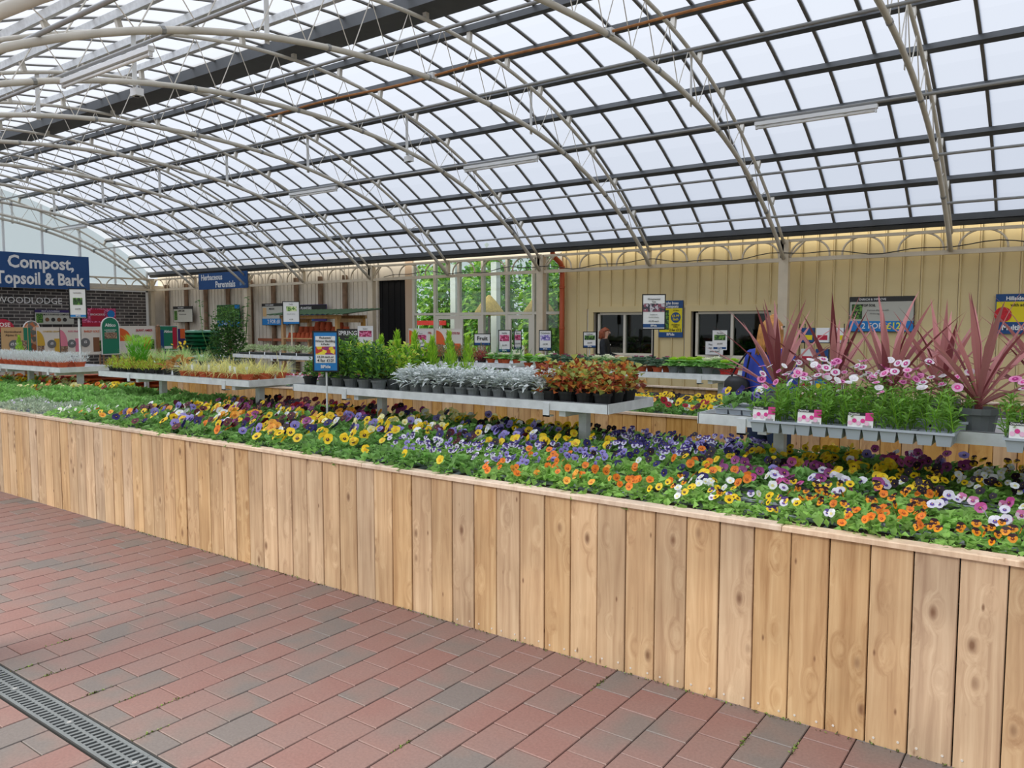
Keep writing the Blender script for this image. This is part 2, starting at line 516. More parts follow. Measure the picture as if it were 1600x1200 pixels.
# ------------------------------------------------------------------ roof
ceil_mb = MB(); ceil_mb.box(X_LEFT, X_RIGHT, 14.38, 14.50, 3.26, 3.36)
ceiling = struct('ceiling', ceil_mb, M_PURLIN)         # eaves beam of the long wall; the roof hangs on it
q = MB(); q.box(X_LEFT, X_RIGHT, 14.5, 14.62, 3.26, 3.28); q.box(X_LEFT, X_RIGHT, 14.60, 14.62, 3.28, 3.36)  # strip added to block light coming through the gap behind the eaves
q.build('eaves_light_stop', M_PURLIN, ceiling)
HALF = math.asin(6.50/ARC_R)
NROW = 8
def arc(a, off):
    r = ARC_R + off
    return ARC_C + r*math.sin(a), ARC_TOP - ARC_R + r*math.cos(a)
for i in range(-NROW, NROW+1):
    a = HALF*i/NROW
    y, z = arc(a, 0.19)
    q = MB()
    w_, h_ = (0.22, 0.10) if i == 0 else (0.035, 0.045)
    M = Matrix.Translation((0, y, z)) @ Matrix.Rotation(-a, 4, 'X')
    q.box(X_LEFT, X_RIGHT, -w_, w_, -h_, h_, 0, M)
    q.box(X_LEFT, X_RIGHT, -w_-0.012, w_+0.012, -h_-0.004, -h_+0.010, 0, M)     # lipped lower flange
    nm = 'ridge_beam' if i == 0 else 'purlin'
    q.build(nm, M_PURLIN if i >= 0 else M_STEEL, ceiling)  # near-slope purlins paler: their lit look is put into the material
PW = 0.6
xs = []
x = X0 + 7*PW
while x > X_LEFT: xs.append(x); x -= PW
q = MB()
A = [HALF*(-1+2*k/32) for k in range(33)]
for k in range(32):
    (ya, za), (yb, zb) = arc(A[k], 0.245), arc(A[k+1], 0.245)
    (yc, zc), (yd, zd) = arc(A[k], 0.28), arc(A[k+1], 0.28)
    h = 0.02
    q.add([(-h,ya,za),(h,ya,za),(h,yb,zb),(-h,yb,zb),(-h,yc,zc),(h,yc,zc),(h,yd,zd),(-h,yd,zd)],
          [(3,2,1,0),(4,5,6,7),(0,1,5,4),(1,2,6,5),(2,3,7,6),(3,0,4,7)])
gb = q.mesh('glazing_bar', M_BAR)
for x in xs: inst('glazing_bar', gb, ceiling, (x, 0, 0))
# one sheet between each pair of bars and purlins
seg = HALF/NROW
pv = []
for k in range(3):
    y, z = arc(-seg/2 + seg*k/2, 0.263)
    pv.append((y-ARC_C, z-(ARC_TOP-ARC_R)))
V = []
for (y, z) in pv:
    V += [(0.004, y, z), (PW-0.004, y, z)]
PF = [(0,1,3,2), (2,3,5,4)]
pane_me = MB().add(V, PF).mesh('pane', M_PANE)
cand = []
for x in xs:
    for r in range(-NROW, NROW):
        a = seg*(r+0.5)
        y, z = arc(a, 0.263)
        cx = x+PW/2
        fwd = -cx*math.sin(yaw)+y*math.cos(yaw); lat = cx*math.cos(yaw)+y*math.sin(yaw)
        vis = fwd > 1 and abs(lat) < 0.67*fwd and (z-1.6) < 0.44*fwd
        cand.append((0 if vis else 1, math.sqrt(cx*cx+y*y+(z-1.6)**2), x, a))
cand.sort()
rest = MB(); V = np.array(V)
for k, (vis, d, x, a) in enumerate(cand):
    if k < 300 and vis == 0:
        inst('pane', pane_me, ceiling, (x, ARC_C, ARC_TOP-ARC_R), (-a, 0, 0))
    else:
        M = Matrix.Translation((x, ARC_C, ARC_TOP-ARC_R)) @ Matrix.Rotation(-a, 4, 'X')
        rest.add(xf(V, M), PF)
o = rest.build('pane_field', M_PANE, ceiling); o['kind'] = 'stuff'
for yy in (2.1, 3.1, 4.5, 6.75, 8.95, 11.2, 12.6, 13.6):
    MB().tube([(X_LEFT, yy, zL(yy)+0.05), (X_RIGHT, yy, zL(yy)+0.05)], 0.021, 8).build('rail', M_RAIL, ceiling, smooth=True)

# arched trusses, alike but for where they land
WHERE = {-1: 'nearest the right edge, beyond the red-leaved plants', 0: 'landing at the far right of the tan wall',
         1: 'landing on the post right of the tan wall windows', 2: 'landing between the two tan wall windows and the drainpipe',
         3: 'landing on the post beside the orange drainpipe', 4: 'landing over the middle of the tall glazed window',
         5: 'landing on the post at the black doorway', 6: 'landing over the terracotta pot rack',
         7: 'landing on the post by the perennials sign', 8: 'landing behind the perennials sign', 9: 'against the white gable end'}
ys = np.linspace(1.3, 14.4, 41)
up = MB().tube([(0, y, zU(y)) for y in ys], 0.027, 8).mesh('upper_chord', M_TRUSS, True)
lo = MB().tube([(0, y, zL(y)) for y in ys], 0.036, 8).mesh('lower_chord', M_TRUSS, True)
web = MB(); yn = np.linspace(2.0, 13.7, 37)
for k in range(36):
    a, b2 = yn[k], yn[k+1]
    if k % 2 == 0: web.tube([(0, a, zL(a)), (0, b2, zU(b2))], 0.007, 4)
    else: web.tube([(0, a, zU(a)), (0, b2, zL(b2))], 0.007, 4)
web = web.mesh('web_bracing', M_TRUSS)
def flat_bar(y):
    q = MB(); z0, z1 = zL(y)-0.06, zU(y)+0.03
    q.box(-0.042, -0.034, y-0.03, y+0.03, z0, z1)
    q.lathe([(0.012,0),(0.012,0.012)], 8, (-0.034, y, zL(y)))
    return q.mesh('tie_bar', M_WHITE)
bars = [flat_bar(5.4), flat_bar(10.3)]
cleat = MB()
for i in range(-NROW+1, NROW):
    a = HALF*i/NROW
    M = Matrix.Translation((0, *arc(a, 0.085))) @ Matrix.Rotation(-a, 4, 'X')
    cleat.box(-0.03, 0.03, -0.03, 0.03, -0.075, 0.075, 0, M)
cleat = cleat.mesh('purlin_cleat', M_TRUSS)
clamp = MB()
for y in (2.6, 4.2, 6.2, 7.9, 9.2, 11.2, 12.6, 13.4):
    a, b2 = y-0.02, y+0.02
    clamp.tube([(0, a, zL(a)), (0, b2, zL(b2))], 0.042, 8)
clamp = clamp.mesh('joint_collar', M_RAIL)
for k in range(-1, 10):
    t = thing('roof_truss', 'arched cream tubular roof truss ' + WHERE[k], 'roof truss', (X0-k*BAY, 0, 0), 0, 'arched roof trusses')
    inst('upper_chord', up, t); inst('lower_chord', lo, t)
    o = inst('web_bracing', web, t); o['kind'] = 'stuff'
    for me in bars: inst('tie_bar', me, t)
    o = inst('joint_collar', clamp, t); o['kind'] = 'stuff'
    o = inst('purlin_cleat', cleat, t); o['kind'] = 'stuff'

# ------------------------------------------------------------------ long back wall
wb = MB()
def wall_box(x0, x1, z0, z1): wb.box(x0, x1, WALL_Y, WALL_Y+0.12, z0, z1, 0)
# solid backing with openings for door_1 (-15.19..-14.21), window_1 (-13.95..-9.45), window_2 (-8.64..-7.2), window_3 (-6.4..-4.78)
wall_box(X_LEFT-0.3, -15.19, 0, 3.5); wall_box(-15.19, -14.21, 2.76, 3.4); wall_box(-14.21, -13.95, 0, 3.4)
wall_box(-13.95, -9.45, 3.2, 3.4); wall_box(-13.95, -9.45, 0, 0.55); wall_box(-9.45, -8.64, 0, 3.4)
wall_box(-8.64, -7.2, 1.87, 3.4); wall_box(-8.64, -7.2, 0, 0.95); wall_box(-7.2, -6.4, 0, 3.4)
wall_box(-6.4, -4.78, 1.87, 3.4); wall_box(-6.4, -4.78, 0, 0.95); wall_box(-4.78, 7, 0, 3.4)
wall_back = struct('wall_back', wb, M_OFFWHITE)
# tan sheets, each with its standing seam
def clad(x0, x1, z0, z1, m, name='cladding_panel', rib=0.022):
    q = MB()
    q.box(x0, x1-0.012, WALL_Y-0.02, WALL_Y, z0, z1)
    q.box(x0, x0+0.024, WALL_Y-0.02-rib, WALL_Y-0.02, z0, z1)
    return q.build(name, m, wall_back)
SP = 0.283
holes = [(-8.64, -7.2), (-6.4, -4.78)]
x = -9.36
while x < 6.6:
    x1 = x+SP; parts = [(0.0, 3.32)]
    for a, b2 in holes:
        if x1 > a+0.02 and x < b2-0.02: parts = [(0.0, 0.9), (1.94, 3.32)]
    for z0, z1 in parts: clad(x, x1, z0, z1, M_TAN)
    x = x1
# off-white corrugated sheets with brown studs
x = X_LEFT + 0.1
k = 0
while x < -15.25:
    x1 = min(x+0.52, -15.2)
    q = MB(); nn = 6
    for j in range(nn):
        a = x + (x1-x)*j/nn; b2 = x + (x1-x)*(j+1)/nn
        d = 0.012 if j % 2 else 0.0
        q.box(a, b2-0.004, WALL_Y-0.02-d, WALL_Y, 0, 3.32)
    q.build('cladding_panel', M_OFFWHITE, wall_back)
    x = x1
for sx in (-25.21, -24.05, -22.95, -21.75, -20.6, -19.5, -18.45, -17.4, -16.4):
    q = MB(); q.tube([(sx, WALL_Y-0.10, 0), (sx, WALL_Y-0.10, 2.95)], 0.07, 8)
    q.build('stud', M_BROWNPOST, wall_back, smooth=True)
MB().box(-20.2, -16.1, WALL_Y-0.16, WALL_Y-0.08, 1.12, 1.2).build('wall_rail', mat('red_brown_rail', '#9a5a3c', 0.7), wall_back)
MB().box(-14.21, -13.95, WALL_Y-0.03, WALL_Y, 0, 3.3).build('cladding_panel', mat('pinkish_board', '#c6ad92', 0.7), wall_back)
MB().box(-9.45, -9.0, WALL_Y-0.025, WALL_Y, 0, 3.3).build('cladding_panel', M_TAN, wall_back)

# black doorway: a hanging dark strip curtain in its opening
dq = MB()
for j in range(9):
    a = -15.19 + 0.98*j/9
    dq.box(a, a+0.105, WALL_Y+0.02+0.01*(j % 2), WALL_Y+0.04+0.01*(j % 2), 0, 2.76)
dq.box(-15.3, -14.1, WALL_Y+0.12, WALL_Y+0.14, -0.1, 2.9)
tag(dq.build('door_1', mat('black_curtain', '#0d0d0e', 0.9)), kind='structure')

# tall glazed screen
def window(name, x0, x1, z0, z1, xs_, zs_, fm, gm_, fw=0.06, y=WALL_Y):
    fr = MB()
    for xx in [x0]+list(xs_)+[x1]: fr.box(xx-fw/2, xx+fw/2, y-0.05, y+0.06, z0, z1)
    for zz in [z0]+list(zs_)+[z1]: fr.box(x0+fw/2, x1-fw/2, y-0.046, y+0.056, zz-fw/2, zz+fw/2)
    w = tag(fr.build(name, fm), kind='structure')
    X = [x0]+list(xs_)+[x1]; Z = [z0]+list(zs_)+[z1]
    for i in range(len(X)-1):
        for j in range(len(Z)-1):
            q = MB(); q.box(X[i]+fw/2, X[i+1]-fw/2, y+0.0, y+0.012, Z[j]+fw/2, Z[j+1]-fw/2)
            q.build('pane', gm_, w)
    return w
M_FRAME = mat('window_frame', '#d8d2c2', 0.5)
w1 = window('window_1', -13.92, -9.46, 0.58, 3.17, (-13.2, -12.42, -11.68, -10.96, -10.2, -9.88), (1.87,), M_FRAME, M_GLASS)
for a, b2 in ((-13.17, -12.45), (-12.39, -11.71), (-10.93, -10.23)):       # opening lower lights
    q = MB()
    q.box(a, a+0.1, WALL_Y-0.045, WALL_Y-0.01, 0.62, 1.83); q.box(b2-0.1, b2, WALL_Y-0.045, WALL_Y-0.01, 0.62, 1.83)
    q.box(a+0.1, b2-0.1, WALL_Y-0.045, WALL_Y-0.01, 1.74, 1.83); q.box(a+0.1, b2-0.1, WALL_Y-0.045, WALL_Y-0.01, 0.62, 0.72)
    q.build('sash', M_FRAME, w1)
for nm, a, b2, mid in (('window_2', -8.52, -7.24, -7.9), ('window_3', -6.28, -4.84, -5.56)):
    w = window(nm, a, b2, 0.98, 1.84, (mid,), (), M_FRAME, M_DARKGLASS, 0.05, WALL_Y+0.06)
    q = MB()
    q.box(a-0.22, b2+0.16, WALL_Y-0.06, WALL_Y-0.02, 1.87, 1.99); q.box(a-0.22, a-0.10, WALL_Y-0.06, WALL_Y-0.02, 0.9, 1.87)
    q.box(b2+0.05, b2+0.16, WALL_Y-0.06, WALL_Y-0.02, 0.9, 1.87); q.box(a-0.22, b2+0.16, WALL_Y-0.10, WALL_Y-0.02, 0.86, 0.94)
    q.build('window_trim', M_TAN, w)
# dim shop room behind the two small windows
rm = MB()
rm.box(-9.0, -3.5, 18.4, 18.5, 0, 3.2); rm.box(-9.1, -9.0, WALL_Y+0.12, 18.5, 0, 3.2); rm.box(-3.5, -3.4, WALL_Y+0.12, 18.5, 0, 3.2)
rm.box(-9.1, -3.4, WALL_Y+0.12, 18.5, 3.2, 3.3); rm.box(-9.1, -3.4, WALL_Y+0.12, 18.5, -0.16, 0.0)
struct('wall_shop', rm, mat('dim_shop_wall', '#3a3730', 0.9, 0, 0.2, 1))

# ------------------------------------------------------------------ left end wall
eb = MB(); eb.box(X_LEFT-0.15, X_LEFT, -1, 15.0, 0, 2.92)
wall_left = struct('wall_left', eb, M_OFFWHITE)
m = bpy.data.materials.new('printed_brick_banner'); MATS['bb'] = m
nt, N, L, bs = nodes_of(m)
tc = N.new('ShaderNodeTexCoord'); mp = N.new('ShaderNodeMapping'); mp.inputs['Rotation'].default_value = (PI/2, 0, PI/2)
sx = N.new('ShaderNodeSeparateXYZ'); cx = N.new('ShaderNodeCombineXYZ')
L.new(tc.outputs['Object'], sx.inputs[0]); L.new(sx.outputs['Y'], cx.inputs['X']); L.new(sx.outputs['Z'], cx.inputs['Y'])
bt = N.new('ShaderNodeTexBrick'); bt.inputs['Scale'].default_value = 1.0
bt.inputs['Brick Width'].default_value = 0.30; bt.inputs['Row Height'].default_value = 0.098
bt.inputs['Mortar Size'].default_value = 0.012; bt.inputs['Color1'].default_value = lin('#2d2a2b'); bt.inputs['Color2'].default_value = lin('#57504d')
bt.inputs['Mortar'].default_value = lin('#9b958e')
L.new(cx.outputs[0], bt.inputs['Vector'])
no = N.new('ShaderNodeTexNoise'); no.inputs['Scale'].default_value = 0.9; no.inputs['Detail'].default_value = 4
L.new(tc.outputs['Object'], no.inputs['Vector'])
mr = N.new('ShaderNodeMapRange'); mr.inputs[1].default_value = 0.3; mr.inputs[2].default_value = 0.7; mr.inputs[3].default_value = 0.6; mr.inputs[4].default_value = 1.4
L.new(no.outputs['Fac'], mr.inputs[0])
hs = N.new('ShaderNodeHueSaturation'); L.new(bt.outputs['Color'], hs.inputs['Color']); L.new(mr.outputs[0], hs.inputs['Value'])
L.new(hs.outputs[0], bs.inputs['Base Color']); bs.inputs['Roughness'].default_value = 0.7
ban = thing('brick_print_banner', 'wide dark brick patterned banner with pale edge across the end wall', 'banner', (X_LEFT+0.06, 9.0, 0.35))
MB().box(-0.01, 0.0, -5.0, 5.30, 0.0, 2.36).build('sheet', m, ban)
q = MB(); q.box(0.0, 0.015, 5.24, 5.32, 0.0, 2.38); q.box(0.0, 0.015, -5.0, 5.32, 2.34, 2.38); q.build('edge_strip', M_PAPER, ban)
o = inst('lettering', text_mesh('WOODLODGE', 0.27, M_PAPER, 0.0, 1.0, 'LEFT'), ban, (0.02, 0.74, 1.97), (0, 0, PI/2))
# milky gable sheets between white mullions
MULL = [1.4, 3.0, 4.5, 6.0, 7.5, 8.85, 10.04, 11.1, 12.2, 13.28, 14.35]
for k in range(len(MULL)-1):
    a, b2 = MULL[k], MULL[k+1]
    pts = [(a, 2.9), (b2, 2.9)] + [(y, max(2.92, zU(y, 0.24))) for y in np.linspace(b2, a, 6)]
    V = [(X_LEFT-0.06, y, z) for y, z in pts] + [(X_LEFT-0.05, y, z) for y, z in pts]
    kk = len(pts)
    F = [tuple(range(kk-1, -1, -1)), tuple(range(kk, 2*kk))] + [(i, (i+1) % kk, (i+1) % kk+kk, i+kk) for i in range(kk)]
    MB().add(V, F).build('gable_pane', M_GABLE, wall_left)
    MB().box(X_LEFT-0.05, X_LEFT, b2-0.03, b2+0.03, 2.9, max(2.95, zU(b2, 0.22))).build('mullion', M_WHITE, wall_left)
MB().tube([(X_LEFT+0.12, y, 2.9+0.98*(zL(y)-2.75)) for y in np.linspace(1.6, 14.2, 21)], 0.04, 6).build('gable_rib', M_TRUSS, wall_left)

# ------------------------------------------------------------------ cream hoop valances along both walls
hoop = MB()
r = 0.335
pts = [(-r, 0, 0), (-r, 0, 0.03)] + [(-r*math.cos(t), 0, 0.03+0.275*math.sin(t)) for t in np.linspace(0.15, PI-0.15, 13)] + [(r, 0, 0.03), (r, 0, 0)]
hoop.tube(pts, 0.018, 6)
hoop = hoop.mesh('hoop', M_CREAM, True)
trims = []
for n_, k in enumerate(range(-1, 9)):
    xr, xl = X0-k*BAY, X0-(k+1)*BAY
    q = MB()
    q.box(xl, xr, 14.43, 14.50, 2.73, 2.80)
    t = tag(q.build('trim_%d' % (n_+1), M_CREAM), kind='structure')
    MB().box(xl, xr, 14.44, 14.49, 3.08, 3.13).build('top_rail', M_CREAM, t)
    MB().box(xr-0.06, xr+0.0, 14.40, 14.5, 2.80, 3.14).build('upright', M_CREAM, t)
    for j in range(3):
        inst('hoop', hoop, t, (xl+BAY*(j+0.5)/3, 14.465, 2.80))
q = MB(); q.box(X_LEFT+0.3, X_LEFT+0.37, 1.3, 14.4, 2.73, 2.80)
t = tag(q.build('trim_11', M_CREAM), kind='structure')
MB().box(X_LEFT+0.31, X_LEFT+0.36, 1.3, 14.4, 3.08, 3.13).build('top_rail', M_CREAM, t)
for j in range(16):
    inst('hoop', hoop, t, (X_LEFT+0.335, 14.4-0.44-j*0.82, 2.80), (0, 0, PI/2))
PW_ = {-1: 'out at the far right of the tan wall', 1: 'right of the tan wall windows', 3: 'beside the orange drainpipe', 5: 'left of the black doorway', 7: 'by the perennials sign', 9: 'in the corner by the brick banner'}
for k, w in PW_.items():
    t = thing('wall_post', 'cream square steel post ' + w, 'post', (X0-k*BAY, 14.4, 0), 0, 'posts along the long wall')
    MB().box(-0.085, 0.085, 0, 0.13, 0, 3.12).build('shaft', M_CREAM, t)
    MB().box(-0.13, 0.13, -0.03, 0.16, 0, 0.015).build('base_plate', M_STEEL, t)
    q = MB(); q.tube([(0.09, 0.06, 2.82), (0.36, 0.06, 3.1)], 0.02, 6); q.build('knee_brace', M_CREAM, t)
# open front side of the vault: eaves beam on posts
q = MB(); q.box(X_LEFT, X_RIGHT, 1.2, 1.32, 3.16, 3.26)
t = tag(q.build('trim_12', M_CREAM), kind='structure')
for k in (-1, 1, 3, 5, 7, 9):
    MB().box(X0-k*BAY-0.085, X0-k*BAY+0.085, 1.2, 1.33, 0, 3.16).build('post', M_CREAM, t)

# ------------------------------------------------------------------ planters
def plank_mesh(w, h, t, m):
    q = MB(); c = 0.003
    V = [(0,0,0),(w,0,0),(w,t,0),(0,t,0),(0,0,h),(w,0,h),(w,t,h),(0,t,h)]
    V = [(c,0,0),(w-c,0,0),(w,c,0),(w,t,0),(0,t,0),(0,c,0),(c,0,h),(w-c,0,h),(w,c,h),(w,t,h),(0,t,h),(0,c,h)]
    F = [(5,4,3,2,1,0),(6,7,8,9,10,11)] + [(i,(i+1) % 6,(i+1) % 6+6,i+6) for i in range(6)]
    q.add(V, F)
    return q.mesh('plank', m)
PL = 0.148
SCREW = MB().lathe([(0.005,0),(0.005,0.0015),(0.002,0.0015)], 8).mesh('screw', mat('screw_head', '#e2ded6', 0.35, 0.4))
def planter(name, label, xa, xb, ya, yb, h, m, soilz, screws=False):
    t = thing(name, label, 'planter', (xa, ya, 0))
    n = int((xb-xa)/PL)
    me = [plank_mesh(PL-0.003-0.001*k, h-0.001*k, 0.022, m) for k in range(3)]
    rr = random.Random(3)
    for i in range(n):
        p = inst('plank', me[rr.randrange(3)], t, (i*PL, rr.uniform(-0.002, 0.002), 0))
        if screws and -2.7 < xa+i*PL < 0.4:
            for dx in (0.03, 0.115):
                inst('screw', SCREW, p, (dx, 0, 0.03+rr.uniform(-0.008, 0.008)), (PI/2, 0, 0))
    for i in range(n):
        inst('plank', me[rr.randrange(3)], t, (i*PL, yb-ya-0.022, 0))
    for j in range(int((yb-ya-0.05)/PL)):
        inst('plank', me[0], t, (0.0, 0.025+(j+1)*PL, 0), (0, 0, -PI/2))
        inst('plank', me[0], t, (n*PL-0.022, 0.025+(j+1)*PL, 0), (0, 0, -PI/2))
    L = n*PL; cl = 2.42; x = 0
    while x < L-0.05:
        x1 = min(x+cl, L)
        MB().bevbox(x, x1-0.003, -0.012, 0.06, h, h+0.022, 0.004).build('capping_board', M_CAP, t)
        MB().bevbox(x, x1-0.003, yb-ya-0.06, yb-ya+0.012, h, h+0.022, 0.004).build('capping_board', M_CAP, t)
        x = x1
    MB().box(0.02, L-0.02, 0.025, yb-ya-0.025, soilz-0.03, soilz).build('growing_bed', M_SOIL, t)
    return t
H1 = 0.775
SOIL = 0.705
planter('raised_planter', 'long raised planter of pale vertical planks in front, filled with pansies', -13.05, 1.9, 3.16, 5.12, H1, M_WOOD, SOIL, True)
planter('raised_planter', 'rear raised planter of planks tinted as if in orange light beyond the aisle', -11.15, 2.4, 6.5, 9.6, H1, M_WOOD2, SOIL)

# ------------------------------------------------------------------ steel benches
def bench(label, xa, xb, ya, yb, posts, zt=1.09, zfloor=SOIL, lower=None):
    t = thing('display_bench', label, 'bench', ((xa+xb)/2, (ya+yb)/2, zfloor), 0, 'galvanised display benches')
    w, d, z = (xb-xa)/2, (yb-ya)/2, zt-zfloor
    q = MB(); q.box(-w, w, -d, -d+0.004, z-0.055, z+0.008); q.box(-w, w, -d, -d+0.016, z+0.005, z+0.008); q.build('front_rim', M_STEEL, t)
    q = MB(); q.box(-w, w, d-0.004, d, z-0.055, z+0.008); q.box(-w, w, d-0.016, d, z+0.005, z+0.008); q.build('back_rim', M_STEEL, t)
    for s in (-1, 1):
        q = MB(); q.box(s*w-0.004, s*w+0.004, -d, d, z-0.055, z+0.008); q.build('end_rim', M_STEEL, t)
    MB().box(-w+0.004, w-0.004, -d+0.004, d-0.004, z-0.03, z-0.022).build('bench_tray', M_STEEL, t)
    for px in posts:
        x = px-(xa+xb)/2
        MB().box(x-0.03, x+0.03, -0.03, 0.03, 0, z-0.095).build('leg', M_STEEL, t)
        q = MB(); q.box(x-0.025, x+0.025, -d+0.03, d-0.03, z-0.095, z-0.056); q.build('bearer', M_STEEL, t)
        q = MB(); q.box(x-0.13, x-0.08, -d-0.008, -d, z-0.10, z-0.01); q.box(x-0.13, x-0.08, -d-0.008, -d+0.05, z-0.10, z-0.09); q.build('bracket', M_STEEL, t)
        MB().box(x-0.06, x+0.06, -0.05, 0.05, 0, 0.006).build('foot_plate', M_STEEL, t)
    if lower:
        MB().box(-w, w, -d, d, lower-zfloor, lower-zfloor+0.03).build('lower_shelf', M_STEEL, t)
    return t
BZ = 1.09
bench('steel bench over the pansies carrying silver-leaved and orange-leaved pots', -5.5, -2.42, 4.36, 5.0, (-4.75, -2.78))
bench('steel bench carrying yellow grasses and a bright green conifer', -8.85, -6.12, 4.36, 5.0, (-8.1, -6.4))
bench('steel bench at the left carrying silver plants in terracotta pots', -12.5, -9.75, 4.36, 5.0, (-11.3, -9.95))
bench('steel bench at the right carrying pink flowers and red-leaved plants', -1.78, 1.3, 4.27, 4.98, (-1.42, 0.6))
bench('steel bench in the rear planter carrying black trays of variegated plants', -12.1, -9.2, 8.3, 9.0, (-10.9, -9.5))
bench('steel bench in the rear planter carrying heathers and pale cabbages', -7.75, -6.05, 8.3, 8.95, (-7.4, -6.3))
bench('steel bench in the rear planter carrying red and white cabbages', -5.6, -2.85, 7.7, 8.4, (-5.2, -3.1), BZ, SOIL)

# ------------------------------------------------------------------ foliage makers
def rnd_dirs(rng, n, up0, up1):
    th = rng.uniform(0, 2*PI, n); e = np.radians(rng.uniform(up0, up1, n))
    return np.stack([np.cos(th)*np.cos(e), np.sin(th)*np.cos(e), np.sin(e)], 1)
def add_leaves(mb, P, D, Ln, Wd, rng, fold=0.25, droop=0.15, mi=0, roll=0.6):
    """one five-point leaf at every base point P along direction D"""
    n = len(P)
    Ln = np.broadcast_to(Ln, (n,))[:, None]; Wd = np.broadcast_to(Wd, (n,))[:, None]
    D = D/np.linalg.norm(D, axis=1)[:, None]
    up = np.tile([0, 0, 1.0], (n, 1)) + rng.normal(0, roll*0.5, (n, 3))
    S = np.cross(D, up); S /= np.linalg.norm(S, axis=1)[:, None]+1e-6
    Nn = np.cross(S, D)
    mid = P + D*Ln*0.5
    dz = np.zeros((n, 3)); dz[:, 2] = -(Ln[:, 0]*droop)
    V = np.stack([P, mid + S*Wd/2 + Nn*Wd*fold, P + D*Ln + dz, mid - S*Wd/2 + Nn*Wd*fold, mid], 1).reshape(-1, 3)
    F = []; M_ = []
    mis = mi if not isinstance(mi, int) else None
    for i in range(n):
        o = 5*i
        F += [(o, o+1, o+4), (o+1, o+2, o+4), (o+2, o+3, o+4), (o+3, o, o+4)]
        if mis is not None: M_ += [int(mis[i])]*4
    mb.add(V, F, M_ if mis is not None else mi)
def mound(mb, rx, ry, z0, h, n, Ln, Wd, seed, tilt=(10, 70), mi=0, inner=0.55, nm=1, jitter=0.3, droop=0.15, cx=0, cy=0):
    """leaves over a low dome"""
    rng = np.random.default_rng(seed)
    th = rng.uniform(0, 2*PI, n); r = np.sqrt(rng.uniform(0, 1, n))
    z = z0 + h*np.sqrt(np.maximum(0, 1-r*r))*rng.uniform(inner, 1, n)
    P = np.stack([cx+rx*r*np.cos(th), cy+ry*r*np.sin(th), z], 1)
    D = rnd_dirs(rng, n, *tilt)
    D[:, 0] += 0.7*np.cos(th)*r; D[:, 1] += 0.7*np.sin(th)*r
    m_ = mi if nm == 1 else rng.integers(0, nm, n)
    add_leaves(mb, P, D, Ln*rng.uniform(1-jitter, 1+jitter, n), Wd*rng.uniform(1-jitter, 1+jitter, n), rng, mi=m_, droop=droop)
    return mb
def strip(mb, P0, d, L, W, bend, seg=5, mi=0, side=None):
    """one long arching blade"""
    d = np.array(d, float); d /= np.linalg.norm(d)
    hz = np.array([d[0], d[1], 0]); hz = hz/(np.linalg.norm(hz)+1e-6)
    s = np.cross(hz, [0, 0, 1.0]) if side is None else np.array(side)
    V = []; p = np.array(P0, float); cur = d.copy()
    for i in range(seg+1):
        t = i/seg
        w = W*(0.35+1.3*t if t < 0.5 else 2*(1-t)*1.0)*0.5 if t < 1 else 0.0004
        nrm = np.cross(s, cur)
        V += [p - s*w + nrm*w*0.35, p.copy(), p + s*w + nrm*w*0.35]
        cur = cur + np.array([0, 0, -bend/seg]) + hz*bend*0.35/seg
        cur /= np.linalg.norm(cur)
        p = p + cur*L/seg
    F = []
    for i in range(seg):
        o = 3*i
        F += [(o, o+1, o+4, o+3), (o+1, o+2, o+5, o+4)]
    mb.add(V, F, mi)
def grass(n, L, W, seed, spread=50, r=0.03, bend=1.1, nm=1, z0=0.0, seg=4):
    q = MB(); rr = random.Random(seed)
    for i in range(n):
        th = rr.uniform(0, 2*PI); e = math.radians(rr.uniform(90-spread, 88))
        d = (math.cos(th)*math.cos(e), math.sin(th)*math.cos(e), math.sin(e))
        rad = r*math.sqrt(rr.random())
        strip(q, (rad*math.cos(th), rad*math.sin(th), z0), d, L*rr.uniform(.65, 1.15), W*rr.uniform(.8, 1.2), bend*rr.uniform(.4, 1.2), seg, rr.randrange(nm))
    return q
def pot_mesh(name, m, r1=0.045, r2=0.06, h=0.09, rim=0.016, soil=True):
    q = MB(); rr_ = r2*1.06
    q.lathe([(r1, 0), (r2-0.003, h-rim), (rr_, h-rim), (rr_*1.01, h), (rr_-0.006, h), (r2-0.008, h-0.014)], 14, mi=0)
    q.lathe([(r2-0.008, h-0.016), (0.001, h-0.012)], 14, mi=1, caps=False)
    return q.mesh(name, [m, mat('potting_soil', '#3b2c22', 0.95, 0, 0.3, 60)])
POT_GREY = pot_mesh('pot', M_GREYPOT); POT_BLACK = pot_mesh('pot', M_BLACKPOT); POT_TERRA = pot_mesh('pot', M_TERRA, 0.04, 0.055, 0.075)
POT_BIG = pot_mesh('pot', M_GREYPOT, 0.07, 0.088, 0.13, 0.03)
POT_RED = pot_mesh('pot', mat('red_pot_plastic', '#b3241c', 0.5), 0.04, 0.055, 0.075)

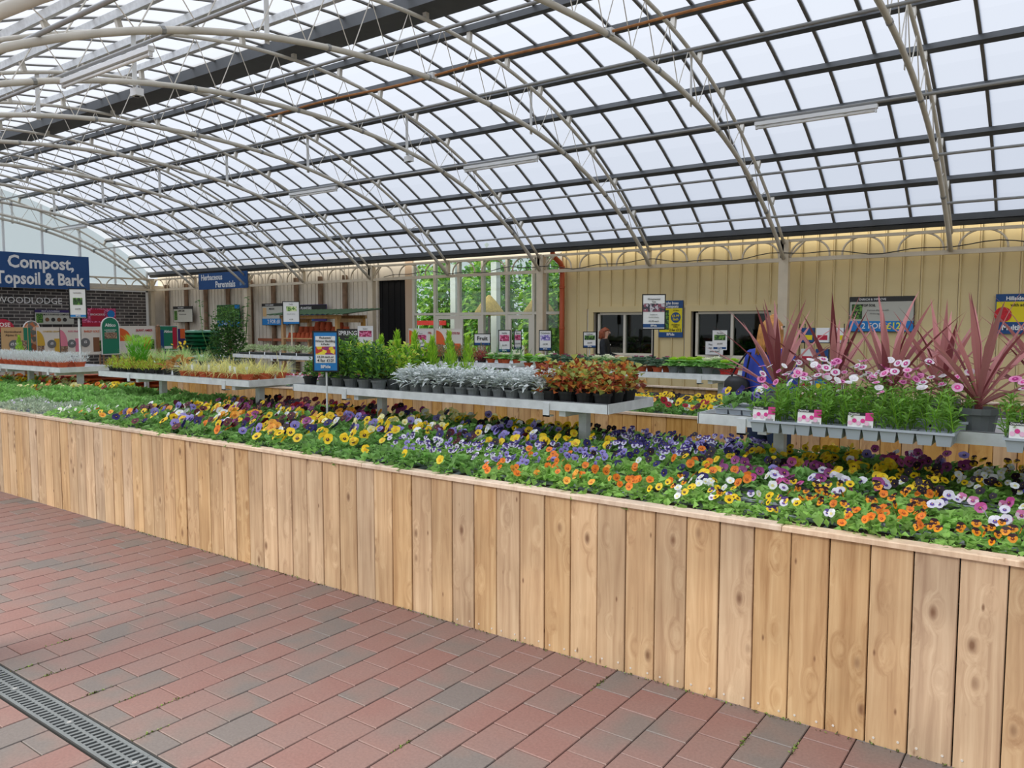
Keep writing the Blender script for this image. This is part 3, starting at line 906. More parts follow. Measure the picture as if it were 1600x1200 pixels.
LEAF = {k: leafmat('leaf_'+k, c, v, tr) for k, c, v, tr in (
    ('pansy', '#7fae5c', .4, .4), ('viola', '#97c463', .32, .42), ('bright', '#9aca72', .32, .4), ('pale', '#bccb9a', .22, .3),
    ('grey', '#bccbb0', .3, .3), ('silver', '#dfe5e3', .12, .2), ('lav', '#dde4e2', .15, .2), ('shrub', '#628f42', .4, .3), ('varieg', '#ccd05c', .3, .35),
    ('lime', '#b8dc48', .22, .45), ('limedark', '#8fc03e', .3, .4), ('yellowgrass', '#e8e08a', .18, .4), ('palegrass', '#d6da98', .2, .4),
    ('rust', '#c46a38', .35, .35), ('amber', '#e0a552', .3, .4), ('olive', '#b2be66', .3, .35), ('wine', '#94442f', .35, .3),
    ('dianthus', '#86b552', .3, .4), ('darkgreen', '#446a38', .4, .25), ('thuja', '#63b02a', .25, .35), ('thujasunlit', '#9fd64e', .2, .4),
    ('cabgreen', '#9dbd80', .25, .3), ('cabpale', '#f0f2d8', .1, .3), ('cabred', '#b0567a', .25, .3), ('cabdark', '#7f9a80', .25, .25),
    ('cordy', '#bf8280', .2, .25), ('cordydark', '#85464a', .25, .2), ('heather', '#6f7f4c', .35, .25), ('heatherred', '#a72f4a', .25, .25),
    ('strappy', '#68a852', .3, .3), ('bronze', '#a88b3a', .3, .3), ('dryleaf', '#b98746', .25, .3), ('tree', '#5f9a3c', .4, .45), ('treelight', '#a5cc5a', .3, .5))}

# ------------------------------------------------------------------ flowers: one mesh for each colouring
def petal_poly(ang, L, W, z, k=6, r0=0.0):
    pts = [(0, r0)]
    for j in range(k):
        t = -1+2*j/(k-1)
        pts.append((W*math.sin(t*PI*0.5)*0.5*(1.0 if abs(t) < .99 else .92), r0 + L*(0.52+0.48*math.cos(t*PI*0.5))))
    ca, sa = math.cos(ang), math.sin(ang)
    return [(x*ca - y*sa, x*sa + y*ca, z*(0.25+1.2*(x*x+y*y)/(L*L))) for x, y in pts]
FLOWER = {}
def flower_mesh(name, up_, low, blotch, eye='#f0c21a'):
    if name in FLOWER: return FLOWER[name]
    mats = [leafmat('petal_'+up_.strip('#'), up_, .18, .25), leafmat('petal_'+low.strip('#'), low, .15, .25),
            leafmat('petal_'+blotch.strip('#'), blotch, .1, .05), mat('petal_eye_'+eye.strip('#'), eye, .6)]
    q = MB()
    for ang, L, W, z, mi in ((0.62, 1.0, 1.15, -0.02, 0), (-0.62, 1.0, 1.15, -0.05, 0),
                             (1.75, 0.95, 1.0, 0.06, 1), (-1.75, 0.95, 1.0, 0.09, 1), (PI, 1.0, 1.35, 0.13, 1)):
        P = petal_poly(ang, L, W, z)
        q.add(P, [tuple(range(len(P)))], mi)
    P = [(0.36*math.cos(t), -0.16+0.34*math.sin(t), 0.20) for t in np.linspace(0, 2*PI, 7)[:-1]]
    q.add(P, [tuple(range(6))], 2)
    P = [(0.1*math.cos(t), -0.06+0.1*math.sin(t), 0.26) for t in np.linspace(0, 2*PI, 6)[:-1]]
    q.add(P, [tuple(range(5))], 3)
    FLOWER[name] = q.mesh('flower', mats)
    return FLOWER[name]
FC = {'orangedark': ('#33101c', '#f09a1c', '#7a2a10'), 'orange': ('#ee7d1f', '#f08a26', '#b0440e'), 'apricot': ('#f3a93a', '#f2b54e', '#c86a18'),
      'yellow': ('#efc718', '#f3d023', '#3f1d12'), 'yellowplain': ('#f2cf1e', '#f5d836', '#d99c12'), 'maroon': ('#521022', '#5f1226', '#24060e'),
      'white': ('#eceef0', '#f0f1f2', '#dedc9a'), 'lav': ('#9b8fd0', '#8f83cc', '#3a2a78'), 'cream': ('#f0e9a4', '#f2ecb4', '#e2cf5a'),
      'plum': ('#8a3374', '#a4508e', '#4a1440'), 'navy': ('#28205f', '#2f276e', '#120c30'), 'dark': ('#22101f', '#281326', '#120810'),
      'magenta': ('#c2458f', '#d169a8', '#7a1850'), 'red': ('#a01c2a', '#ab2030', '#3c0a10'), 'purplewhite': ('#43307f', '#d9d3ea', '#43307f'),
      'yellowpurple': ('#4b2a70', '#efcf3a', '#4b2a70'), 'whitepurple': ('#e9e6ef', '#e4dff0', '#5c3f93'), 'blue': ('#3b3d9c', '#7a78c8', '#231f60'),
      'darkyellow': ('#2d1220', '#e8bd2a', '#2d1220'), 'pinkwhite': ('#d97bb0', '#ecd3e2', '#96367a')}
def fm(n): return flower_mesh(n, *FC[n])

# six-cell trays with a low mound of leaves
def tray_mesh(w, d, h, nx, ny, m):
    q = MB(); cw, cd = w/nx, d/ny
    for i in range(nx):
        for j in range(ny):
            cx_, cy_ = -w/2+cw*(i+.5), -d/2+cd*(j+.5)
            a, b_ = cw*.48, cd*.48; c, e = cw*.36, cd*.36
            V = [(cx_-c,cy_-e,0),(cx_+c,cy_-e,0),(cx_+c,cy_+e,0),(cx_-c,cy_+e,0),(cx_-a,cy_-b_,h),(cx_+a,cy_-b_,h),(cx_+a,cy_+b_,h),(cx_-a,cy_+b_,h)]
            q.add(V, [(3,2,1,0),(0,1,5,4),(1,2,6,5),(2,3,7,6),(3,0,4,7)])
            q.add([(cx_-a,cy_-b_,h-.012),(cx_+a,cy_-b_,h-.012),(cx_+a,cy_+b_,h-.012),(cx_-a,cy_+b_,h-.012)], [(0,1,2,3)], 1)
    r = 0.006
    for y in (-d/2, d/2): q.box(-w/2-r, w/2+r, y-r, y+r, h-.008, h+.003)
    for x in (-w/2, w/2): q.box(x-r, x+r, -d/2+r, d/2-r, h-.008, h+.003)
    return q.mesh('tray', [m, mat('potting_soil', '#3b2c22')])
TW, TD, TH = 0.236, 0.205, 0.062
TRAY = tray_mesh(TW, TD, TH, 3, 2, M_TRAY)
FOL = {}
for v in range(4):
    FOL['pansy', v] = mound(MB(), TW*.60, TD*.62, TH*.75, .075, 130, .05, .034, 10+v, (5, 60), jitter=.35).mesh('foliage', LEAF['pansy'])
    FOL['viola', v] = mound(MB(), TW*.58, TD*.60, TH*.7, .075, 150, .04, .032, 20+v, (5, 60), jitter=.35).mesh('foliage', LEAF['viola'])
    FOL['bright', v] = mound(MB(), TW*.58, TD*.60, TH*.8, .09, 130, .05, .026, 30+v, (20, 80)).mesh('foliage', LEAF['bright'])
    FOL['grey', v] = mound(MB(), TW*.6, TD*.62, TH*.8, .085, 220, .035, .012, 40+v, (20, 80)).mesh('foliage', LEAF['grey'])
RF = random.Random(21)
def put_flower(parent, name, x, y, z, size, face=(40, 82)):
    inst('flower', fm(name), parent, (x, y, z), (math.radians(RF.uniform(*face)), math.radians(RF.uniform(-18, 18)), RF.gauss(-0.1, 0.65)), size*RF.uniform(.82, 1.15))
KIND = {   # palette, leaf, flowers per tray, flower half-size, label, category
 'mix': (('maroon', 'yellow', 'apricot', 'white', 'maroon', 'yellowplain', 'plum', 'lav', 'dark'), 'pansy', 8, .030, 'tray of wine, yellow and white pansies', 'pansies'),
 'mixfront': (('apricot', 'maroon', 'yellow', 'navy', 'maroon', 'orange', 'lav'), 'pansy', 6, .031, 'tray of orange and wine pansies', 'pansies'),
 'wine': (('maroon', 'maroon', 'plum', 'yellow', 'red', 'dark'), 'pansy', 9, .029, 'tray of wine red pansies', 'pansies'),
 'yel': (('yellow', 'yellow', 'yellowplain'), 'pansy', 4, .032, 'tray of big yellow pansies', 'pansies'),
 'leaf': (('yellowplain',), 'pansy', 1, .026, 'tray of leafy almost flowerless pansies', 'pansies'),
 'cream': (('cream', 'cream', 'white', 'yellow', 'navy', 'lav'), 'pansy', 6, .029, 'tray of cream and white pansies', 'pansies'),
 'pw': (('purplewhite', 'purplewhite', 'lav', 'purplewhite', 'whitepurple'), 'viola', 16, .0165, 'tray of violet and white violas', 'violas'),
 'mixback': (('yellow', 'navy', 'white', 'maroon', 'yellowplain', 'lav', 'dark'), 'pansy', 9, .027, 'tray of yellow and navy pansies', 'pansies'),
 'yb': (('yellowplain', 'yellow', 'dark', 'navy'), 'pansy', 7, .025, 'tray of yellow and black pansies', 'pansies'),
 'or': (('orange', 'orange', 'apricot', 'orange'), 'viola', 8, .0175, 'tray of plain orange violas', 'violas'),
 'purple': (('purplewhite', 'navy', 'purplewhite', 'lav', 'dark'), 'viola', 18, .0175, 'tray of deep purple violas', 'violas'),
 'dark': (('orange', 'dark', 'navy', 'white'), 'viola', 3, .019, 'tray of dark leafy violas', 'violas'),
 'ypw': (('yellowpurple', 'whitepurple', 'yellow', 'purplewhite', 'orangedark', 'white'), 'viola', 14, .0165, 'tray of tiny mixed violas', 'violas'),
 'yd': (('yellowplain', 'dark', 'yellow', 'navy', 'orange'), 'pansy', 9, .024, 'tray of yellow and purple pansies', 'pansies'),
 'wm': (('white', 'magenta', 'plum', 'whitepurple', 'darkyellow', 'yellow'), 'viola', 12, .020, 'tray of white and magenta violas', 'violas'),
 'orange2': (('orangedark', 'orangedark', 'orangedark', 'orangedark', 'orange'), 'viola', 17, .0165, 'tray of orange and black violas', 'violas'),
 'yback': (('yellowplain', 'yellowplain', 'yellow'), 'pansy', 10, .024, 'tray of clear yellow pansies', 'pansies'),
 'plum': (('plum', 'magenta', 'whitepurple', 'plum', 'lav'), 'pansy', 9, .025, 'tray of plum and lilac pansies', 'pansies'),
 'dy': (('darkyellow', 'dark', 'darkyellow', 'white', 'yellow'), 'viola', 16, .018, 'tray of dark yellow-lipped violas', 'violas'),
 'blue': (('blue', 'navy', 'lav', 'blue', 'purplewhite'), 'viola', 14, .019, 'tray of blue violas', 'violas'),
 'wmf': (('white', 'magenta', 'whitepurple', 'pinkwhite', 'purplewhite'), 'viola', 7, .021, 'tray of white and pink violas', 'violas'),
 'green': ((), 'bright', 0, 0, 'tray of bright green bedding', 'bedding plants'),
 'greyleaf': (('whitepurple',), 'grey', 2, .010, 'tray of grey-green bedding', 'bedding plants'),
 'daisy': (('white', 'white'), 'bright', 9, .015, 'tray of white daisies', 'daisies'),
 'primrose': (('orange', 'yellow', 'cream', 'red', 'cream'), 'bright', 7, .034, 'tray of orange primroses', 'primroses'),
 'smallviola': (('apricot', 'yellow', 'orange'), 'pansy', 4, .020, 'tray of small apricot violas', 'violas'),
 'rearyel': (('yellowplain', 'yellow', 'dark', 'yellow'), 'pansy', 7, .028, 'tray of yellow pansies', 'pansies'),
 'rearred': (('red', 'maroon', 'yellow', 'white', 'red', 'apricot'), 'pansy', 6, .029, 'tray of red pansies', 'pansies'),
 'cyclamen': (('red', 'white', 'red', 'pinkwhite'), 'pansy', 10, .030, 'tray of red and white cyclamen', 'cyclamen'),
}
def ordw(n): return ['first', 'second', 'third', 'fourth', 'fifth', 'sixth', 'seventh', 'eighth', 'ninth', 'tenth', 'eleventh', 'twelfth', 'thirteenth', 'fourteenth', 'fifteenth', 'sixteenth'][n-1]
def ordth(n): return '%d%s' % (n, 'th' if 10 <= n % 100 <= 20 else {1: 'st', 2: 'nd', 3: 'rd'}.get(n % 10, 'th'))
NAME = {'pansies': 'pansy_tray', 'violas': 'viola_tray', 'bedding plants': 'bedding_tray', 'daisies': 'daisy_tray', 'primroses': 'primrose_tray', 'cyclamen': 'cyclamen_tray'}
def pack(kind, x, y, z, rz=0.0, label=None, sc=1.0, place=None):
    pal, leaf, nf, fs, lab, cat_ = KIND[kind]
    if place: label = lab + ', ' + place
    t = thing(NAME[cat_], label or lab, cat_, (x, y, z), rz, 'trays of ' + lab)
    t.scale = (sc, sc, 1.06 if sc > 1 else 1.0)
    inst('tray', TRAY, t)
    v = RF.randrange(4)
    inst('foliage', FOL[leaf, v], t, None, (0, 0, PI*RF.randrange(2)), (1, 1, RF.uniform(.85, 1.2)))
    hz = TH + .075
    main = RF.choice(pal) if pal else None
    for k in range(max(0, nf + RF.choice((-1, 0, 0, 1))) if pal else 0):
        c = main if RF.random() < .55 else RF.choice(pal)
        a, b_ = RF.uniform(-.5, .5), RF.uniform(-.5, .5)
        put_flower(t, c, a*TW*1.05, b_*TD*1.1, hz*RF.uniform(.88, 1.12) + (.03 if fs > .027 else .012)*RF.uniform(.3, 1.2) - .25*(a*a+b_*b_)*.06, fs)
    return t
SEED = [('greyleaf',-8.0,3.3),('greyleaf',-8.7,3.35),('greyleaf',-7.75,3.5),('daisy',-7.2,3.4),('smallviola',-6.72,3.3),('green',-9.2,3.9),('green',-8.6,4.3),('green',-7.5,4.1),('green',-7.35,4.6),('green',-7.4,3.75),
 ('green',-10.5,3.6),('green',-11,4.2),('green',-8.0,4.9),('primrose',-10.9,4.9),('primrose',-10.2,4.95),('primrose',-11.7,4.9),('primrose',-12.4,4.8),
 ('mixfront',-6.3,3.25),('mixfront',-5.6,3.25),('mixfront',-5.0,3.35),('mix',-5.3,3.7),('mix',-4.7,3.6),('mix',-6.5,4.3),('mix',-6.5,3.75),('mix',-5.0,4.2),('mix',-6.0,3.7),('wine',-5.5,4.7),('wine',-6.2,4.8),('wine',-4.9,4.8),
 ('yel',-4.25,3.25),('yel',-3.95,3.4),('leaf',-3.55,3.2),('leaf',-3.7,3.35),('leaf',-3.3,3.2),('cream',-4.1,4.5),('cream',-4.15,4.0),('pw',-3.45,3.55),('pw',-2.95,3.45),('pw',-2.75,3.4),('leaf',-2.9,3.2),
 ('mixback',-3.55,4.5),('mixback',-3.1,4.5),('mixback',-3.6,4.0),('yb',-2.75,4.4),('or',-2.3,3.25),('or',-2.2,3.55),('or',-2.0,3.4),('or',-1.85,3.25),('purple',-2.2,4.4),('purple',-1.85,4.6),('purple',-2.3,4.1),('purple',-2.4,4.8),
 ('dark',-1.75,3.55),('dark',-2.0,3.8),('ypw',-1.45,3.35),('ypw',-1.15,3.25),('ypw',-.95,3.4),('yd',-1.65,4.3),('yd',-1.45,3.8),('wm',-1.15,3.9),('wm',-1.0,3.75),('orange2',-.75,3.25),('orange2',-.5,3.3),('orange2',-.7,3.5),('orange2',-.25,3.2),('orange2',.2,3.3),
 ('yback',-.9,4.4),('yback',-1.1,4.6),('plum',-.75,4.6),('plum',-1.1,4.15),('dy',-.55,4.1),('dy',-.4,4.5),('blue',-.15,4.1),('blue',.2,4.4),('wmf',-.15,3.5),('wmf',.3,3.7)]
def nearest(x, y): return min(SEED, key=lambda s: (s[1]-x)**2 + ((s[2]-y)*1.15)**2)[0]
NX, NY = 49, 8
for i in range(NX):
    for j in range(NY):
        x = -12.6 + i*.2725; y = 3.318 + j*.227
        if x > .55: continue
        if x < -11.2 and y < 3.9: continue
        k = nearest(x + RF.uniform(-.12, .12), y + RF.uniform(-.08, .08))
        if -7.0 < x < -6.7 and j > 0: continue       # bare matting before the white trays
        # bench legs stand between trays
        if any(abs(x-px) < .16 and abs(y-4.66) < .14 for px in (-4.75, -2.78, -8.1, -6.4, -11.3, -9.95, -1.42, .6)): continue
        if (i, j) in ((42, 1), (27, 5), (45, 3)): continue          # gaps with empty ground
        pack(k, x + RF.uniform(-.006, .006), y + RF.uniform(-.004, .004), SOIL, RF.uniform(-.02, .02), sc=1.12, place='%s row back, %s from right' % (ordw(j+1), ordth(NX-1-i)))
# rear planter bedding that shows between the benches
for i in range(8):
    for j in range(5):
        x = -4.3 + i*.27; y = 6.7 + j*.225
        pack('rearred' if j < 2 else 'rearyel', x, y, SOIL, 0, sc=1.12, place='%s row, rear planter, %s from left' % (ordw(j+1), ordw(i+1)))
for i in range(5):
    for j in range(3):
        pack('cyclamen', -9.6 + i*.27, 7.0 + j*.225, SOIL, 0, sc=1.12, place='%s row, %s from the left' % (ordw(j+1), ordw(i+1)))

# ------------------------------------------------------------------ potted plants on the benches
TOP = BZ - 0.022 + 0.001
def ordw(n): return ['first', 'second', 'third', 'fourth', 'fifth', 'sixth', 'seventh', 'eighth', 'ninth', 'tenth', 'eleventh', 'twelfth', 'thirteenth', 'fourteenth', 'fifteenth', 'sixteenth'][n-1]
def potted(name, label, cat_, x, y, z, pot, fol, ph, group, sc=1.0, rz=None, fz=None, psc=1.0):
    t = thing(name, label, cat_, (x, y, z), RF.uniform(0, 6.28) if rz is None else rz, group)
    if pot is not None: inst('pot', pot, t, None, None, psc)
    for nm, me in (fol if isinstance(fol, list) else [('foliage', fol)]):
        inst(nm, me, t, (0, 0, ph*psc), None, sc if fz is None else (sc, sc, fz))
    return t
rngv = 0
def variants(n, fn): return [fn(k) for k in range(n)]
# shrub: upright leafy stems
def shrub(seed, r, h, n, L, W, mats):
    return mound(MB(), r, r, 0.0, h, n, L, W, seed, (15, 75), inner=.25, nm=len(mats)).mesh('foliage', mats)
SHRUB = variants(3, lambda k: shrub(100+k, .095, .29, 260, .055, .027, [LEAF['shrub'], LEAF['shrub'], LEAF['darkgreen'], LEAF['limedark']]))
VARI = variants(3, lambda k: shrub(110+k, .095, .27, 260, .05, .026, [LEAF['varieg'], LEAF['limedark'], LEAF['shrub'], LEAF['lime']]))
def cypress(seed, h, r):
    q = MB(); rr = random.Random(seed)
    rng = np.random.default_rng(seed)
    n = 420; t = rng.uniform(0, 1, n)**.9; th = rng.uniform(0, 2*PI, n)
    rad = r*(1-t)*rng.uniform(.2, 1, n)
    P = np.stack([rad*np.cos(th), rad*np.sin(th), t*h*.93], 1)
    D = np.stack([np.cos(th)*.45, np.sin(th)*.45, np.ones(n)], 1)
    add_leaves(q, P, D, .05*rng.uniform(.7, 1.3, n), .009, rng, droop=0, mi=rng.integers(0, 2, n))
    return q.mesh('foliage', [LEAF['lime'], LEAF['limedark']])
CYP = variants(3, lambda k: cypress(120+k, .36+.03*k, .095))
def cineraria(seed):
    q = MB(); rng = np.random.default_rng(seed); rr = random.Random(seed)
    for i in range(26):
        th = i*2.4+rr.uniform(-.3, .3); e = math.radians(rr.uniform(15, 80))
        d = np.array([math.cos(th)*math.cos(e), math.sin(th)*math.cos(e), math.sin(e)])
        P0 = np.array([0, 0, rr.uniform(0, .07)]); L = rr.uniform(.09, .14)
        strip(q, P0, d, L, .026, .9, 4)
        s = np.cross(d, [0, 0, 1.0]); s /= np.linalg.norm(s)+1e-6
        # side lobes of the cut leaf
        for f in (.35, .55, .75):
            for sg in (-1, 1):
                base = P0 + d*L*f - np.array([0, 0, f*f*L*.25])
                add_leaves(q, base[None], (d*.5+s*sg)[None], np.array([.042*(1.2-f*.5)]), np.array([.02]), rng, droop=.1)
    return q.mesh('foliage', LEAF['silver'])
CIN = variants(4, lambda k: cineraria(130+k))
def heuch(seed):
    return mound(MB(), .10, .10, .0, .22, 95, .052, .05, seed, (0, 60), inner=.15, nm=5, droop=.2).mesh('foliage', [LEAF['rust'], LEAF['amber'], LEAF['olive'], LEAF['wine'], LEAF['olive']])
HEU = variants(3, lambda k: heuch(140+k))
def lavender(seed):
    q = MB(); rng = np.random.default_rng(seed); n = 230
    th = rng.uniform(0, 2*PI, n); r = .065*np.sqrt(rng.uniform(0, 1, n)); t = rng.uniform(0, 1, n)
    P = np.stack([r*np.cos(th)*(1+.6*t), r*np.sin(th)*(1+.6*t), t*.10], 1)
    D = np.stack([np.cos(th)*.5, np.sin(th)*.5, np.ones(n)], 1) + rng.normal(0, .25, (n, 3))
    add_leaves(q, P, D, .035*rng.uniform(.6, 1.4, n), .006, rng, droop=0)
    return q.mesh('foliage', LEAF['lav'])
LAV = variants(3, lambda k: lavender(150+k))
YGR = variants(3, lambda k: grass(70, .17, .006, 160+k, 55, .04, 1.5, 2).mesh('foliage', [LEAF['yellowgrass'], LEAF['palegrass']]))
STRAP = variants(3, lambda k: grass(60, .34, .014, 170+k, 45, .08, .8, 1).mesh('foliage', LEAF['strappy']))
GRN = variants(2, lambda k: grass(120, .30, .008, 175+k, 50, .10, .7, 2).mesh('foliage', [LEAF['bright'], LEAF['palegrass']]))
HEATH = variants(3, lambda k: mound(MB(), .07, .07, 0, .16, 220, .03, .007, 180+k, (40, 88), inner=.1, nm=3, droop=0).mesh('foliage', [LEAF['heather'], LEAF['heather'], LEAF['rust']]))
YHEATH = variants(3, lambda k: mound(MB(), .07, .07, 0, .12, 170, .05, .009, 185+k, (30, 85), inner=.1, nm=3, droop=0).mesh('foliage', [LEAF['varieg'], LEAF['bronze'], LEAF['lime']]))
RHEATH = mound(MB(), .085, .085, 0, .15, 260, .035, .008, 189, (40, 88), inner=.1, nm=2, droop=0).mesh('foliage', [LEAF['heatherred'], LEAF['wine']])
def cabbage(seed, inner_, outer):
    q = MB(); rng = np.random.default_rng(seed)
    k = 0
    for ring, (n, e, L, W, z, mi) in enumerate(((11, 12, .10, .085, .05, 0), (10, 30, .085, .075, .065, 0), (9, 48, .065, .06, .075, 1), (7, 66, .048, .045, .085, 1), (5, 82, .035, .03, .09, 1))):
        th = np.arange(n)*2*PI/n + ring*.5 + rng.uniform(-.15, .15, n)
        er = np.radians(e)
        D = np.stack([np.cos(th)*np.cos(er), np.sin(th)*np.cos(er), np.full(n, np.sin(er))], 1)
        P = np.tile([0, 0, z], (n, 1))
        add_leaves(q, P, D, L, W, rng, fold=.2, droop=.1, mi=(0 if (ring == 2 and inner_ == 'cabred') else mi), roll=.2)
    q.tube([(0, 0, 0), (0, 0, .07)], .012, 6, 0)
    return q.mesh('foliage', [LEAF[outer], LEAF[inner_]])
CAB = {'white': cabbage(190, 'cabpale', 'cabgreen'), 'red': cabbage(191, 'cabred', 'cabdark'), 'green': cabbage(192, 'lime', 'bright'), 'pale': cabbage(193, 'cabpale', 'bright')}
G1 = 'pots on the silver-leaf bench'
for i in range(6):
    for j in range(3):
        x, y = -5.2+i*.16, 4.46+j*.165
        if i == 5 and j == 0: continue
        me = (SHRUB if j < 1 or i < 1 else VARI)[(i+j) % 3]
        nm = 'dark green' if (j < 1 or i < 1) else 'yellow variegated'
        potted('evergreen_shrub', '%s evergreen in a grey pot, %s from the bench\'s left end, %s row' % (nm, ordw(i+1), ('front', 'middle', 'back')[j]),
               'shrub', x, y, TOP, POT_GREY, me, .08, 'evergreens on the middle bench', RF.uniform(.95, 1.15))
for i in range(11):
    potted('lemon_cypress', 'lime green feathery conifer behind the evergreens, %s from the left' % ordw(i+1), 'conifer', -4.98+i*.098, 4.90-.09*(i % 2), TOP, POT_BLACK, CYP[i % 3], .07, 'lime conifers', .9+.05*(i % 3))
for i in range(12):
    potted('silver_cineraria', 'silver-leaved plant in a grey pot, front row, %s from the left' % ordw(i+1), 'potted plant', -4.24+i*.114, 4.43, TOP, POT_GREY, CIN[i % 4], .075, 'silver-leaved pots in the front row', RF.uniform(.95, 1.2), psc=.9)
for i in range(9):
    potted('silver_cineraria', 'silver-leaved plant in a grey pot, second row, %s from the left' % ordw(i+1), 'potted plant', -3.86+i*.114, 4.56, TOP, POT_GREY, CIN[(i+1) % 4], .075, 'silver-leaved pots in the second row', RF.uniform(.95, 1.2), psc=.9)
for i in range(4):
    for j in range(3):
        potted('coral_bells', 'orange and olive leaved plant in a black pot, %s from the right, %s row' % (ordw(4-i), ('front', 'middle', 'back')[j]),
               'potted plant', -2.92+i*.135, 4.46+j*.17, TOP, POT_BLACK, HEU[(i+j) % 3], .07, 'orange-leaved pots', RF.uniform(.9, 1.1))
for i in range(2):
    potted('small_shrub', 'small dark plant in a black pot at the middle bench\'s left end, %s' % ('nearer', 'farther')[i], 'potted plant', -5.38, 4.45+.22*i, TOP, POT_BLACK, SHRUB[i], .07, 'small pots at the bench end', .6)
# bench with grasses and conifer
def fan_conifer(seed):
    q = MB(); rng = np.random.default_rng(seed); n = 900
    t = rng.uniform(0, 1, n); th = rng.uniform(0, 2*PI, n); r = (.03+.11*t**.8)*np.sqrt(rng.uniform(.1, 1, n))
    P = np.stack([r*np.cos(th), r*np.sin(th), t*.30], 1)
    D = np.stack([np.cos(th)*.5, np.sin(th)*.5, np.ones(n)], 1)+rng.normal(0, .25, (n, 3))
    add_leaves(q, P, D, .06, .007, rng, droop=-.05, mi=(t > .72).astype(int))  # upper leaves lighter: sunlight on the top put into the leaf colour
    return q.mesh('foliage', [LEAF['thuja'], LEAF['thujasunlit']])
potted('dwarf_conifer', 'bright green fan shaped conifer standing out on the left bench', 'conifer', -8.33, 4.55, TOP, POT_BLACK, fan_conifer(3), .07, None, 1.05)
k = 0
for i in range(6):
    for j in range(2):
        x, y = -8.72+i*.15, 4.46+.2*j
        if abs(x+8.33) < .1 and j == 0: x += .0; y -= .03
        if i == 2 and j == 1: continue
        k += 1
        potted('yellow_heather', 'small yellow-green heather round the bright conifer, %s row, %s from the left' % (('front', 'back')[j], ordw(i+1)), 'heather', x, y, TOP, POT_BLACK, YHEATH[k % 3], .06, 'yellow heathers', RF.uniform(.8, 1.05), psc=.8)
def dryleaf(seed):
    return mound(MB(), .10, .10, 0, .12, 30, .11, .05, seed, (10, 60), inner=.2).mesh('foliage', LEAF['dryleaf'])
potted('brown_leaf_plant', 'plant with large dry brown leaves right of the heathers', 'potted plant', -7.7, 4.62, TOP, POT_BLACK, dryleaf(5), .05, None, 1.1)
YT = MB(); YT.box(-.30, .30, -.2, .2, 0, .03); YT = YT.mesh('carry_tray', M_BLACKPOT)
LABEL = MB().box(-.012, .012, -.001, .001, 0, .07).mesh('plant_label', M_WHITE)
for i in range(7):
    for j in range(3):
        t = potted('yellow_grass', 'yellow striped grass in a terracotta pot, %s row, %s from the left' % (('front', 'middle', 'back')[j], ordw(i+1)), 'grass', -7.32+i*.17, 4.47+j*.19, TOP, POT_TERRA, YGR[(i+j) % 3], .06, 'yellow grasses', RF.uniform(.95, 1.2))
        if j == 0: inst('plant_label', LABEL, t, (.02, -.04, .07), (0, 0, -t.rotation_euler[2]+.4))
# left bench
for i in range(15):
    for j in range(2):
        potted('silver_curry_plant', 'fine silver plant in a terracotta pot, %s row, %s from the right' % (('front', 'back')[j], ordw(i+1)), 'potted plant', -9.9-i*.165, 4.46+j*.2, TOP, POT_TERRA, LAV[(i+j) % 3], .06, 'silver pots on the left bench', RF.uniform(.95, 1.15), psc=1.1)
potted('lime_conifer', 'lime yellow conifer at the left edge behind the silver pots', 'conifer', -12.05, 4.86, TOP, POT_BLACK, CYP[1], .07, None, .8)

# ---- right bench: dianthus trays hooked over the rim, cordylines
DIAF = {}
def dianthus_flower(name, ring, tip):
    q = MB()
    for k in range(5):
        a = 2*PI*k/5
        P = petal_poly(a, 1.0, 1.25, .06+.02*k)
        q.add(P, [tuple(range(len(P)))], 0)
    for z, r_, mi in ((.17, .5, 1), (.2, .16, 0)):
        q.add([(r_*math.cos(t), r_*math.sin(t), z) for t in np.linspace(0, 2*PI, 9)[:-1]], [tuple(range(8))], mi)
    q.tube([(0, 0, 0), (0, 0, -.6), (.05, 0, -1.6)], .1, 4, 2)
    return q.mesh('flower', [leafmat('dianthus_petal_'+name, tip, .1, .3), leafmat('dianthus_ring_'+name, ring, .1, .2), LEAF['dianthus']])
DIAF = [dianthus_flower('white', '#c23a8a', '#f0e8ee'), dianthus_flower('pink', '#a81e78', '#e88fc0'), dianthus_flower('rose', '#e04aa0', '#f2bcd8'), dianthus_flower('pure', '#ece6ea', '#f4f2f3')]
def dianthus_fol(seed):
    q = MB(); rng = np.random.default_rng(seed); rr = random.Random(seed)
    for c in range(26):
        x, y = rr.uniform(-.12, .12), rr.uniform(-.085, .095)
        h = rr.uniform(.09, .2); lean = (rr.uniform(-.05, .05), rr.uniform(-.05, .03))
        q.tube([(x, y, 0), (x+lean[0]*.5, y+lean[1]*.5, h*.5), (x+lean[0], y+lean[1], h)], .0025, 3, 1)
        n = 13; t = rng.uniform(.05, 1, n); th = rng.uniform(0, 2*PI, n)
        P = np.stack([x+lean[0]*t, y+lean[1]*t, h*t], 1)
        D = np.stack([np.cos(th)*.8, np.sin(th)*.8, rng.uniform(.2, .9, n)], 1)
        add_leaves(q, P, D, .058*rng.uniform(.7, 1.25, n), .0145, rng, droop=.2, mi=0)
    return q.mesh('foliage', [LEAF['dianthus'], LEAF['limedark']])
DFOL = variants(3, lambda k: dianthus_fol(200+k))
M_PINKLAB = mat('label_pink', '#d93a8c', .5); M_LABGREEN = mat('label_green', '#6f9b5a', .5)
